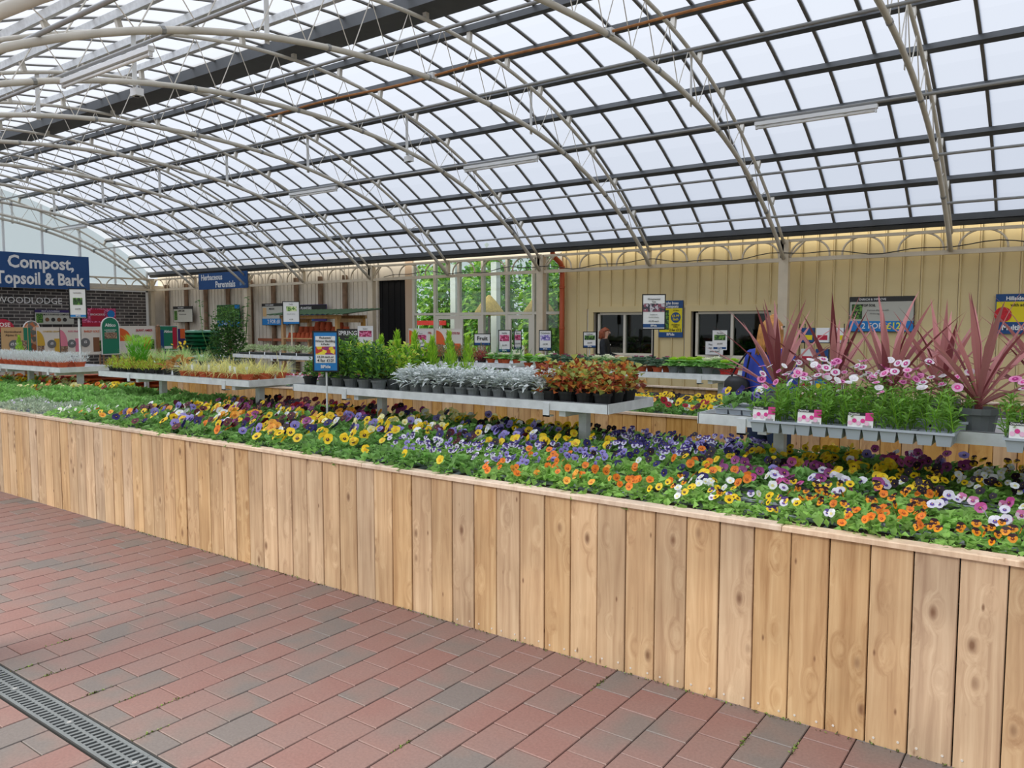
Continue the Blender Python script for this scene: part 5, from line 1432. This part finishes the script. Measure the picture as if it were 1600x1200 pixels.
cboard('crimson ericaceous compost banner with pink flowers on the brick wall', 12.1, 13.15, 1.55, 2.12, [(0, 0, 1, 1, PH_PINK), (0, .0, 1, .22, M_REDP), (.25, .3, .65, .95, M_REDP)], [('ERICACEOUS', .45, .66, .085, M_PAPER, .01, .9)], M_REDP, X_LEFT+.14, legs=False)
disc(last_board(), .38, .4, .12, M_SKYBLUE, -.03)
cboard('blue two-for price strip under the crimson banner', 12.05, 12.9, 1.3, 1.54, [(0, 0, 1, 1, M_BLUE)], [('2 FOR', .55, .5, .2, mat('price_yellow', '#e6e05a'), .01, 1)], M_BLUE, X_LEFT+.14, legs=False)
for nm, a, b_ in (('left', -12.3, -11.57), ('right', -11.49, -10.76)):
    t = sign('product_board', 'white gravel board with an orange quarter circle before the glazed screen, %s one' % nm, 'sign', ((a+b_)/2, 13.0, .95), 0, b_-a, .56, [(0, 0, 1, 1, M_BOARD), (0, .38, .36, .95, M_ORANGEP, 'q'), (0, 0, .28, .4, PH_STONE), (.65, .08, .95, .45, M_ORANGEP)], [('QUARTZITE PEA', .66, .84, .07, M_REDP, .01, .75)], M_BOARD)
    for s in (-1, 1): MB().box(s*.28-.015, s*.28+.015, -.005, .02, -.95, .05).build('leg', M_ROUGHWOOD, t)
    roundel(t, .06, .2, .11, '\u00a36')
t = thing('wooden_stake', 'square wooden stake standing by the green board', 'stake', (-17.9, 10.26, 0))
MB().box(-.035, .035, -.035, .035, 0, 1.55).build('shaft', M_ROUGHWOOD, t); MB().lathe([(.04, 0), (.05, .03), (.0, .06)], 4, (0, 0, 1.55)).build('cap', M_ROUGHWOOD, t)
# stacked bags: each a plump pillow with pinched ends
def bag_mesh(L, W, H, seed, mats):
    q = MB(); rr = random.Random(seed); nx, ny = 8, 6; V = []; idx = {}
    for s in (0, 1):
        for i in range(nx+1):
            for j in range(ny+1):
                u, v = -1+2*i/nx, -1+2*j/ny
                k = (1-abs(u)**3)*(1-abs(v)**3)
                z = H/2 + (1 if s else -1)*H/2*(k**.45)*(1+rr.uniform(-.12, .12))
                V.append((u*L/2*(1-.04*abs(v)), v*W/2*(1-.05*abs(u)), max(0.0, z)))
    n = (nx+1)*(ny+1); F = []; mi = []
    for s in (0, 1):
        for i in range(nx):
            for j in range(ny):
                a = s*n+i*(ny+1)+j; f = (a, a+ny+1, a+ny+2, a+1)
                F.append(f if s else f[::-1]); mi.append(1 if (len(mats) > 1 and 2 <= i <= 5 and 1 <= j <= 4) else 0)
    q.add(V, F, mi)
    return q.mesh('sack', mats, True)
def bags(word, x, y, z0, nx_, nz, m1, m2, along='y', L=.72, W=.42, H=.12, group=None, cat_='compost bag'):
    me = [bag_mesh(L, W, H, 70+k, [m1, m2]) for k in range(2)]
    for i in range(nx_):
        for k in range(nz):
            px, py = (x, y+i*(W+.02)) if along == 'y' else (x+i*(L+.02), y)
            t = thing('compost_bag', '%s, %s column from the left, %s layer up' % (word, ordw(i+1), ordw(k+1)), cat_, (px+RF.uniform(-.02, .02), py+RF.uniform(-.01, .01), z0+k*(H*.86)), RF.uniform(-.04, .04), group or word)
            inst('sack', me[(i+k) % 2], t)
M_BAGBR = mat('bag_brown', '#9a4a28', .35, 0, .15, 6); M_BAGBR2 = mat('bag_rust', '#b8683a', .35, 0, .12, 6); M_BAGGR = mat('bag_green', '#1f6a44', .35, 0, .12, 6)
M_BAGG2 = mat('bag_green_light', '#b9d2c2', .35, 0, .12, 6); M_BAGDK = mat('bag_purple', '#342a4a', .35, 0, .15, 6); M_BAGWH = mat('bag_white', '#c9d2ce', .35, 0, .1, 6)
def pallet(label, x, y, w, d, m_):
    t = thing('pallet', label, 'pallet', (x, y, 0), 0, 'pallets')
    for k in range(6): MB().box(-w/2, w/2, -d/2+k*d/6+.01, -d/2+(k+1)*d/6-.02, .10, .125).build('slat', m_, t)
    for k in range(3): MB().box(-w/2+k*(w-.09)/2, -w/2+k*(w-.09)/2+.09, -d/2, d/2, 0, .10).build('bearer', m_, t)
pallet('wooden pallet under the rust brown bags', -16.4, 8.35, 1.0, 2.3, M_ROUGHWOOD)
bags('rust brown compost bag', -16.4, 7.45, .126, 5, 5, M_BAGBR, M_BAGBR2)
pallet('red painted pallet right of the rust brown bags', -15.8, 9.75, .9, .9, mat('red_paint', '#a3222a', .5))
bags('dark purple compost bag', -19.0, 9.9, 0.0, 3, 6, M_BAGDK, M_BAGWH)
bags('brown bag behind the left bench', -15.6, 6.2, 0.0, 2, 5, M_BAGBR, M_BAGDK)
bags('dark green compost bag beside the camellia', -19.0, 11.9, .0, 2, 14, M_BAGGR, M_BAGG2)
bags('pale compost bag below the green ones', -18.2, 11.7, .0, 3, 8, M_BAGWH, M_BAGG2)
t = thing('display_box', 'purple and orange printed box on the bag pile', 'box', (-19.0, 11.35, 0))
MB().box(-.2, .2, -.15, .15, 1.1, 1.5).build('carton', M_PURP, t); MB().box(.2, .205, .02, .15, 1.25, 1.5).build('print_panel', M_ORANGEP, t); MB().box(-.25, .25, -.2, .2, 0, 1.1).build('plinth', M_DKBOARD, t)

# ------------------------------------------------------------------ pot rack with corrugated roof
rk = thing('pot_rack', 'timber pot rack with green corrugated roof against the off-white wall', 'rack', (-14.9, 12.7, 0))
for x in (-1.0, .95):
    for y in (-.35, .45):
        MB().box(x-.04, x+.04, y-.04, y+.04, 0, 1.80).build('post', M_WOOD2, rk)
for y in (-.35, .45): MB().box(-1.1, 1.05, y-.03, y+.03, 1.75, 1.83).build('roof_beam', M_WOOD2, rk)
for x in (-1.0, .95): MB().box(x-.03, x+.03, -.35, .45, 1.66, 1.75).build('cross_beam', M_WOOD2, rk)
for z in (1.26, .72, .2):
    for k in range(5): MB().box(-1.05, 1.0, -.38+k*.175, -.38+k*.175+.16, z, z+.025).build('shelf_board', M_WOOD2, rk)
q = MB(); NN = 60
for k in range(NN):
    x0, x1 = -1.3+2.75*k/NN, -1.3+2.75*(k+1)/NN
    za, zb = 1.86+.012*math.sin(k*1.57), 1.86+.012*math.sin((k+1)*1.57)
    q.add([(x0,-.62,za-.02),(x1,-.62,zb-.02),(x1,.6,zb+.12),(x0,.6,za+.12),(x0,-.62,za-.012),(x1,-.62,zb-.012),(x1,.6,zb+.128),(x0,.6,za+.128)], [(3,2,1,0),(4,5,6,7),(0,1,5,4),(2,3,7,6)])
q.build('corrugated_roof', mat('green_bitumen_sheet', '#35502f', .8, 0, .15, 8), rk)
BIGT = pot_mesh('pot', M_TERRA, .06, .085, .15, .03); INV = BIGT
kk = 0
for row, (y, xs_, sc_, lay) in enumerate(((12.45, [-15.75+.16*i for i in range(11)], .85, 1), (12.75, [-15.7+.2*i for i in range(9)], 1.1, 3))):
    for i, x in enumerate(xs_):
        for l in range(lay if row == 0 else (2 if i < 3 else (3 if i in (3, 4, 5, 7) else 2))):
            kk += 1
            t = thing('terracotta_pot', 'upturned terracotta pot on the rack, %s row, %s from the left, %s up' % (('front', 'back')[row], ordw(i+1), ordw(l+1)), 'pot', (x, y, 1.286+l*.10*sc_), 0, 'terracotta pots on the rack')
            o = inst('pot', BIGT, t, (0, 0, .15*sc_), (PI, 0, 0), sc_)
for i in range(8):
    t = thing('glazed_pot', 'dark glazed pot on the rack\'s lower shelf, %s from the left' % ordw(i+1), 'pot', (-15.7+.22*i, 12.5, .746), 0, 'glazed pots'); inst('pot', POT_BIG, t, None, None, 1.1)
t = thing('bamboo_fan', 'small fan trellis leaning right of the pot rack', 'trellis', (-13.5, 12.6, 0))
for k in range(7): MB().box(-.02+.0*k, .02, -.008, .008, 0, .0+1.42-.05*abs(k-3)).build('slat', M_SANDP, t, ((k-3)*.085, 0, 0), 0)
MB().box(-.33, .33, .008, .02, 1.1, 1.14).build('cross_slat', M_SANDP, t)
sign('product_board', 'black bulb stand reading SPRING with purple flower cards', 'sign', (-12.9, 11.9, .95), math.radians(35), .75, .55, [(0, 0, 1, 1, M_DKBOARD), (.45, .1, .75, .7, PH_BLUE)], [('SPRING', .3, .85, .13, M_PAPER, .02, 1)], M_BLACK, pole=0)

# ------------------------------------------------------------------ drainpipe, cable, lights, conduit
t = thing('drainpipe', 'orange drainpipe with a swan neck at the edge of the tan wall', 'drainpipe', (-9.37, WALL_Y-.14, 0))
MB().tube([(0, 0, 0), (0, 0, 2.85)], .055, 12).build('downpipe', mat('orange_pipe', '#b5532f', .5), t, smooth=True)
MB().tube([(0, 0, 2.85), (-.02, -.03, 2.95), (-.10, -.16, 3.08), (-.12, -.2, 3.16), (-.12, -.2, 3.24)], .055, 12).build('swan_neck', MATS['orange_pipe'], t, smooth=True)
for z in (.6, 1.5, 2.4, 2.84): MB().lathe([(.058, 0), (.064, .005), (.064, .045), (.058, .05)], 12, (0, 0, z)).build('collar', MATS['orange_pipe'], t)
t = thing('power_cable', 'black cable looped along the cream valance over the tan wall', 'cable', (-5, 14.4, 2.82))
pts = [(x, 0, .03+.04*math.sin(x*2.1)+.025*math.sin(x*5.3)) for x in np.linspace(-9.5, 7, 80)]
MB().tube(pts, .009, 5).build('lead', M_BLACK, t)
def batten(label, xa, xb, y, z):
    t = thing('light_batten', label, 'light', ((xa+xb)/2, y, z), 0, 'unlit fluorescent battens')
    w = abs(xb-xa)/2
    MB().box(-w, w, -.035, .035, 0, .05).build('housing', M_WHITE, t)
    MB().tube([(-w+.03, 0, -.03), (w-.03, 0, -.03)], .019, 8).build('tube', mat('tube_glass', '#f2f2ee', .2), t, smooth=True)
    for s in (-1, 1):
        MB().box(s*w-.02*s-.01, s*w-.02*s+.01, -.02, .02, -.05, .0).build('end_cap', M_WHITE, t)
        MB().tube([(s*w*.6, 0, .05), (s*w*.6, 0, max(.06, zL(y)+.05-z))], .005, 4).build('hanger', M_STEEL, t)
batten('long white light batten in the nearest right roof bay', -3.9, -2.3, 11.2, zL(11.2)-.03)
batten('long white light batten over the tall glazed screen', -9.2, -7.6, 11.2, zL(11.2)-.03)
batten('long white light batten over the pot rack', -14.1, -12.6, 11.2, zL(11.2)-.03)
batten('long white light batten in the bay nearest the gable', -24.6, -23.1, 11.2, zL(11.2)-.03)
batten('wide white light batten at the upper left', -9.7, -7.8, 4.5, zL(4.5)-.05)
t = thing('conduit_pipe', 'rust coloured conduit running under the ridge', 'pipe', (-4, 7.95, 4.86))
pts = [(x, .02*math.sin(x*1.3), .012*math.sin(x*2.2)) for x in np.linspace(-6.5, 6.5, 40)]
MB().tube(pts, .016, 6).build('pipe_run', mat('rusty_conduit', '#a9713f', .7, 0, .3, 10), t)
for x in (-3.08, -.44, 2.2): MB().box(x-.05, x+.05, -.04, .04, -.05, .03).build('clip', M_WHITE, t)
def flood(label, x, y, z):
    t = thing('security_camera', label, 'camera', (x, y, z), 0, 'small cameras on the trusses')
    MB().box(-.07, .07, -.05, .05, -.14, -.05).build('housing', M_WHITE, t); MB().tube([(0, 0, -.05), (0, 0, .0)], .012, 6).build('bracket', M_STEEL, t); MB().lathe([(.03, 0), (.03, .01)], 10, (0, 0, -.15)).build('lens', M_BLACK, t)
flood('small white camera hung on the truss over the glazed screen', -9.72, 10.3, zL(10.3)-.03)
flood('small white camera hung on the truss at the upper left', -9.72, 5.4, zL(5.4)-.03)

# ------------------------------------------------------------------ display behind the red-leaved plants
t = thing('bag_display', 'wire stand of white, blue and red bags behind the cordylines', 'display stand', (-3.5, 13.6, 0))
for x in (-.35, .35):
    for y in (-.15, .15): MB().tube([(x, y, 0), (x, y, 1.62)], .008, 5).build('upright', M_BLACK, t)
for z in (.5, .95, 1.3):
    MB().box(-.36, .36, -.16, .16, z, z+.012).build('wire_shelf', M_BLACK, t)
for k, (x, z, m_) in enumerate(((-.24, .962, M_PAPER), (0, .962, M_BLUE), (.24, .962, M_REDP), (-.24, 1.312, M_BLUE), (0, 1.312, M_PAPER), (.24, 1.312, M_PAPER), (-.24, .512, M_PAPER), (0, .512, M_SKYBLUE), (.24, .512, M_PAPER))):
    p = thing('feed_bag', '%s bag on the wire stand behind the cordylines, %s shelf, %s' % ({M_PAPER: 'white', M_BLUE: 'blue', M_REDP: 'red', M_SKYBLUE: 'sky blue'}[m_], ('bottom', 'middle', 'top')[int((z-.4)/.4)], ('left', 'middle', 'right')[k % 3]), 'bag', (-3.5+x, 13.55, z), 0, 'bags on the wire stand')
    MB().box(-.10, .10, -.05, .05, 0, .24).build('packet', m_, p); MB().box(-.08, .08, -.052, -.05, .04, .12).build('print_panel', M_YELLOW if k % 2 else M_REDP, p)
sign('price_stand', 'small framed card on a stand left of the wire stand', 'sign', (-4.15, 13.2, 1.32), math.radians(12), .17, .24, [(0, 0, 1, 1, M_PAPER), (0, 0, 1, .3, M_GREENP)], [('Feed', .5, .7, .05, M_INK, 0, 1)], pole=0)

# ------------------------------------------------------------------ people
def person(label, loc, rotz, height, hairc, hairlen, topm, legm, skin, arms, lean=0.0, hv=1.0):
    s = height/1.68
    t = thing('person', label, 'person', loc, rotz)
    J = {'pel': (0, 0, .93), 'sp': (0, .0+lean*.08, 1.10), 'ch': (0, lean*.2, 1.30), 'nk': (0, lean*.3, 1.435), 'hb': (0, lean*.32-.012, 1.50), 'hm': (0, lean*.33-.02, 1.575), 'ht': (0, lean*.33-.005, 1.645)}
    Rr = {'pel': (.155, .115), 'sp': (.135, .10), 'ch': (.155, .115), 'nk': (.055, .055), 'hb': (.062, .068), 'hm': (.075, .092), 'ht': (.05, .06)}
    E = [('pel', 'sp'), ('sp', 'ch'), ('ch', 'nk'), ('nk', 'hb'), ('hb', 'hm'), ('hm', 'ht')]
    for sd, sg in (('l', -1), ('r', 1)):
        J['sh'+sd] = (sg*.165, lean*.2, 1.37); Rr['sh'+sd] = (.065, .065); E.append(('ch', 'sh'+sd))
        el, wr, ft = arms[sd]
        J['el'+sd] = el; Rr['el'+sd] = (.046, .046); J['wr'+sd] = wr; Rr['wr'+sd] = (.030, .034)
        J['pa'+sd] = ft; Rr['pa'+sd] = (.036, .018)
        E += [('sh'+sd, 'el'+sd), ('el'+sd, 'wr'+sd), ('wr'+sd, 'pa'+sd)]
        d = np.array(ft)-np.array(wr); d = d/np.linalg.norm(d); sv = np.cross(d, [0, 0, 1.0]); sv = sv/(np.linalg.norm(sv)+1e-6)
        for f in range(4):      # four fingers and a thumb, each its own chain
            b0 = np.array(ft)+sv*(.024-.016*f)+d*.02; c0 = b0+d*(.035-.004*abs(f-1)); e0 = c0+d*.02+np.array([0, 0, -.018])
            J['f%s%da' % (sd, f)] = tuple(b0); J['f%s%db' % (sd, f)] = tuple(c0); J['f%s%dc' % (sd, f)] = tuple(e0)
            for q_ in 'abc': Rr['f%s%d%s' % (sd, f, q_)] = (.009, .009)
            E += [('pa'+sd, 'f%s%da' % (sd, f)), ('f%s%da' % (sd, f), 'f%s%db' % (sd, f)), ('f%s%db' % (sd, f), 'f%s%dc' % (sd, f))]
        b0 = np.array(wr)+d*.03-sv*sg*.03; c0 = b0+d*.03-sv*sg*.02
        J['t%sa' % sd] = tuple(b0); J['t%sb' % sd] = tuple(c0); Rr['t%sa' % sd] = (.011, .011); Rr['t%sb' % sd] = (.009, .009)
        E += [('wr'+sd, 't%sa' % sd), ('t%sa' % sd, 't%sb' % sd)]
        J['hp'+sd] = (sg*.09, 0, .88); Rr['hp'+sd] = (.095, .105); J['kn'+sd] = (sg*.10, -.015, .49); Rr['kn'+sd] = (.062, .066)
        J['an'+sd] = (sg*.10, .015, .085); Rr['an'+sd] = (.042, .046); J['to'+sd] = (sg*.115, -.14, .042); Rr['to'+sd] = (.042, .034)
        E += [('pel', 'hp'+sd), ('hp'+sd, 'kn'+sd), ('kn'+sd, 'an'+sd), ('an'+sd, 'to'+sd)]
    keys = list(J); ix = {k: i for i, k in enumerate(keys)}
    me = bpy.data.meshes.new('body_cage'); me.from_pydata([tuple(c*s for c in J[k]) for k in keys], [(ix[a], ix[b_]) for a, b_ in E], [])
    ob = bpy.data.objects.new('body_cage', me); COL.objects.link(ob)
    mod = ob.modifiers.new('skin', 'SKIN'); sub = ob.modifiers.new('sub', 'SUBSURF'); sub.levels = 2
    for k in keys: me.skin_vertices[0].data[ix[k]].radius = (Rr[k][0]*s, Rr[k][1]*s)
    me.skin_vertices[0].data[ix['pel']].use_root = True
    dg = bpy.context.evaluated_depsgraph_get()
    bm = bpy.data.meshes.new_from_object(ob.evaluated_get(dg)); bpy.data.objects.remove(ob)
    bm.materials.clear()
    for m_ in (skin, topm, legm, M_BLACK): bm.materials.append(m_)
    P = {k: np.array(J[k])*s for k in keys}
    for p in bm.polygons:
        c = np.array(p.center); z = c[2]/s
        hand = min(np.linalg.norm(c-P['pal']), np.linalg.norm(c-P['par'])) < .085*s
        p.material_index = 0 if (z > 1.43 or hand) else (1 if z > .88 else (3 if z < .07 else 2)); p.use_smooth = True
    inst('body', bm, t)
    hx, hy, hz = P['hm']
    hair = MB(); rng = np.random.default_rng(int(height*100)); NV = 14
    # hair cap: shell over the skull open at the face, falling to hairlen
    V = []; F = []
    rows = 9
    for i in range(rows):
        f = i/(rows-1)
        z = hz + .085*s - f*(.085*s+hairlen)
        rad = .086*s*hv*math.sin(min(1.0, .12+f*1.9)*PI/2) * (1 + .06*max(0, f-.5))
        for j in range(NV+1):
            a = math.radians(-100 + 200*j/NV) + PI/2          # back half and sides; front (-Y) open
            if f < .3: a = math.radians(-180 + 360*j/NV) + PI/2
            w_ = 1+.05*math.sin(j*2.1+i)
            V.append((hx+rad*.95*w_*math.cos(a), hy+.012+rad*1.12*w_*math.sin(a), z))
    for i in range(rows-1):
        for j in range(NV):
            a = i*(NV+1)+j; F.append((a, a+1, a+NV+2, a+NV+1))
    hair.add(V, F); hair.add([(hx, hy, hz+.098*s)]+V[:NV+1], [(0, j+2, j+1) for j in range(NV)])
    for k in range(46):
        a = rng.uniform(math.radians(10), math.radians(170)); rr_ = .082*s*hv
        strip(hair, (hx+rr_*math.cos(a), hy+.012+rr_*1.1*math.sin(a), hz+.03*s), (math.cos(a)*.10, math.sin(a)*.16, -1), hairlen+.05*rng.uniform(.6, 1.2), .022, .0, 3)
    hm = hair.mesh('hair', hairc, True); o = inst('hair', hm, t)
    sol = o.modifiers.new('thickness', 'SOLIDIFY'); sol.thickness = .008
    for sg in (-1, 1):
        MB().lathe([(.001, -.008), (.009, 0), (.001, .008)], 8, (hx+sg*.03*s, hy-.088*s, hz+.012)).build('eye', M_INK, t)
        MB().lathe([(.004, -.02), (.012, 0), (.004, .022)], 8, (hx+sg*.077*s, hy+.005, hz-.005)).build('ear', skin, t)
    q = MB(); q.add([(hx-.012, hy-.082*s, hz-.03), (hx+.012, hy-.082*s, hz-.03), (hx, hy-.112*s, hz-.026), (hx, hy-.086*s, hz+.022)], [(0, 1, 2), (0, 2, 3), (2, 1, 3)]); q.build('nose', skin, t)
    MB().box(hx-.018, hx+.018, hy-.088*s, hy-.078*s, hz-.055, hz-.047).build('mouth', mat('lip', '#a4574c', .6), t)
    return t
SKIN = mat('skin', '#e3b097', .55, 0, .06, 10)
DARKTOP = mat('dark_jacket', '#23262a', .8, 0, .15, 12); DENIM = mat('navy_denim', '#1c2c44', .85, 0, .15, 20); BLUETOP = mat('royal_blue_top', '#2b3f9c', .75, 0, .12, 12)
down = {'l': ((-.2, .02, 1.10), (-.19, -.12, .92), (-.18, -.18, .87)), 'r': ((.2, .02, 1.10), (.19, -.12, .92), (.18, -.18, .87))}
t = person('woman with wavy auburn hair and dark jacket before the left shop window', (-7.72, 13.75, 0), math.radians(104), 1.56, mat('auburn_hair', '#8a4526', .6, 0, .3, 30), .12, DARKTOP, DENIM, SKIN, {'l': ((-.2, -.05, 1.10), (-.14, -.25, 1.05), (-.10, -.32, 1.06)), 'r': ((.2, -.05, 1.10), (.14, -.25, 1.05), (.10, -.32, 1.06))}, 0.0, 1.28)
MB().box(-.06, .0, -.13, -.126, 1.2, 1.22).build('name_badge', M_WHITE, t)
t = person('person in a royal blue top and jeans in the aisle behind the cordylines', (-1.86, 5.78, 0), math.radians(160), 1.68, mat('light_brown_hair', '#b07a3c', .6, 0, .3, 30), .17, BLUETOP, DENIM, SKIN, down)
t = thing('shoulder_bag', 'black shoulder bag carried by the person in the aisle', 'bag', (-2.08, 5.70, .98))
q = MB(); q.lathe([(.05, 0), (.085, .02), (.10, .1), (.095, .2), (.06, .24)], 12); V = q.v[0]; V[:, 1] *= .5; q.build('pouch', M_BLACK, t, smooth=True)
MB().tube([(-.05, 0, .22), (-.01, .0, .3), (.08, -.02, .42), (.10, .0, .42), (.06, 0, .22)], .007, 6).build('strap', M_BLACK, t)

# ------------------------------------------------------------------ world beyond the glass
def tree(label, x, y, r, h, seed, m1, m2, n=1500):
    t = thing('garden_tree', label, 'tree', (x, y, -.16), 0, 'trees outside the glazed screen')
    q = MB(); rng = np.random.default_rng(seed)
    d = rng.normal(0, 1, (n, 3)); d /= np.linalg.norm(d, axis=1)[:, None]
    P = d*rng.uniform(.4, 1, n)[:, None]*np.array([r, r, h*.42])+np.array([0, 0, h*.56])
    add_leaves(q, P, d+rng.normal(0, .6, (n, 3)), .22, .15, rng, mi=rng.integers(0, 2, n))
    q.build('crown', [m1, m2], t)
    MB().tube([(0, 0, 0), (.05, 0, h*.3), (0, .05, h*.7)], [.1, .08, .03], 7).build('trunk', M_ROUGHWOOD, t)
tree('dark green tree left outside the glazed screen', -18.0, 20.0, 2.0, 4.2, 1, LEAF['treelight'], LEAF['tree'])
tree('light green tree in the middle outside the glazed screen', -16.6, 19.4, .9, 4.0, 2, LEAF['treelight'], LEAF['tree'])
tree('yellow-green tree right outside the glazed screen', -14.6, 19.0, .8, 4.2, 3, LEAF['treelight'], LEAF['tree'])
tree('bushy tree farther right outside the glazed screen', -12.7, 19.2, .8, 4.0, 4, LEAF['tree'], LEAF['treelight'])
tree('tall dark tree behind the others outside', -17.5, 25.0, 3.0, 4.6, 5, LEAF['darkgreen'], LEAF['shrub'], 2200)
for k, x in enumerate((-14.0, -12.6, -11.3, -10.1)):
    t = thing('white_column', 'white column outside the glazed screen, %s from the left' % ordw(k+1), 'column', (x, 16.6, -.16), 0, 'white columns outside')
    MB().box(-.09, .09, -.09, .09, 0, 3.4).build('shaft', M_WHITE, t); MB().box(-.13, .13, -.13, .13, 0, .1).build('plinth', M_WHITE, t)
t = thing('red_barrier', 'red and white barrier outside at the left of the glazed screen', 'barrier', (-16.2, 17.8, -.16))
for x in (-.6, .6): MB().box(x-.05, x+.05, -.05, .05, 0, 1.9).build('post', M_WHITE, t)
for z in (1.15, 1.75): MB().box(-.9, .9, -.03, -.0, z, z+.14).build('rail', mat('barrier_red', '#c4302c', .5), t, (0, -.05, 0))
def thatch(label, x, y, z):
    t = thing('straw_parasol', label, 'parasol', (x, y, -.16), 0, 'straw parasols outside')
    MB().lathe([(.42, 0), (.36, .12), (.2, .34), (.03, .52)], 16, (0, 0, z)).build('thatch', mat('straw', '#c2a45c', .9, 0, .3, 30), t)
    MB().tube([(0, 0, 0), (0, 0, z+.1)], .03, 7).build('pole', M_ROUGHWOOD, t)
thatch('straw parasol low behind the middle of the glazed screen', -12.35, 16.0, 2.0)
thatch('straw parasol behind the right of the glazed screen', -10.75, 15.9, 2.0)
for k in range(5):
    t = potted('shop_plant', 'leafy plant inside the dim shop window, %s from the left' % ordw(k+1), 'plant', (-8.2, -7.5, -6.1, -5.5, -5.0)[k], 15.9, 0.0, POT_BIG, SHRUB[k % 3], .12, 'plants inside the shop', 4.2, psc=1.5)

# ------------------------------------------------------------------ moss along the foot of the planks
q = MB(); rng = np.random.default_rng(9)
n = 500; xx = -6.2 + 6.6*rng.uniform(0, 1, n); P = np.stack([xx, 3.15-np.abs(rng.normal(0, .008, n)), np.zeros(n)+.001], 1)
D = rnd_dirs(rng, n, 15, 75); add_leaves(q, P, D, .012*rng.uniform(.5, 1.6, n), .007, rng, droop=.1, mi=rng.integers(0, 2, n))
for (bx, by) in ((-3.9, 1.55), (-3.72, 1.6), (-3.45, 1.62), (-3.2, 1.7), (-2.95, 1.56), (-3.0, 1.78), (-2.1, 2.1), (-1.0, 2.9), (-.75, 2.95), (-1.75, 3.0), (-4.05, 1.8)):
    bx = round((bx-.045)/BW)*BW+.045
    k = 30; P = np.stack([bx+rng.normal(0, .0025, k), by+rng.normal(0, .035, k), np.zeros(k)-.002], 1)
    add_leaves(q, P, rnd_dirs(rng, k, 10, 70), .012*rng.uniform(.5, 1.5, k), .006, rng, mi=rng.integers(0, 2, k))
o = q.build('moss', [leafmat('moss_green', '#6f8a3a', .3, .2), leafmat('moss_brown', '#4f4a30', .3, .1)])
tag(o, 'green moss and weeds in the paving joints along the planks', 'moss', None, 'stuff')
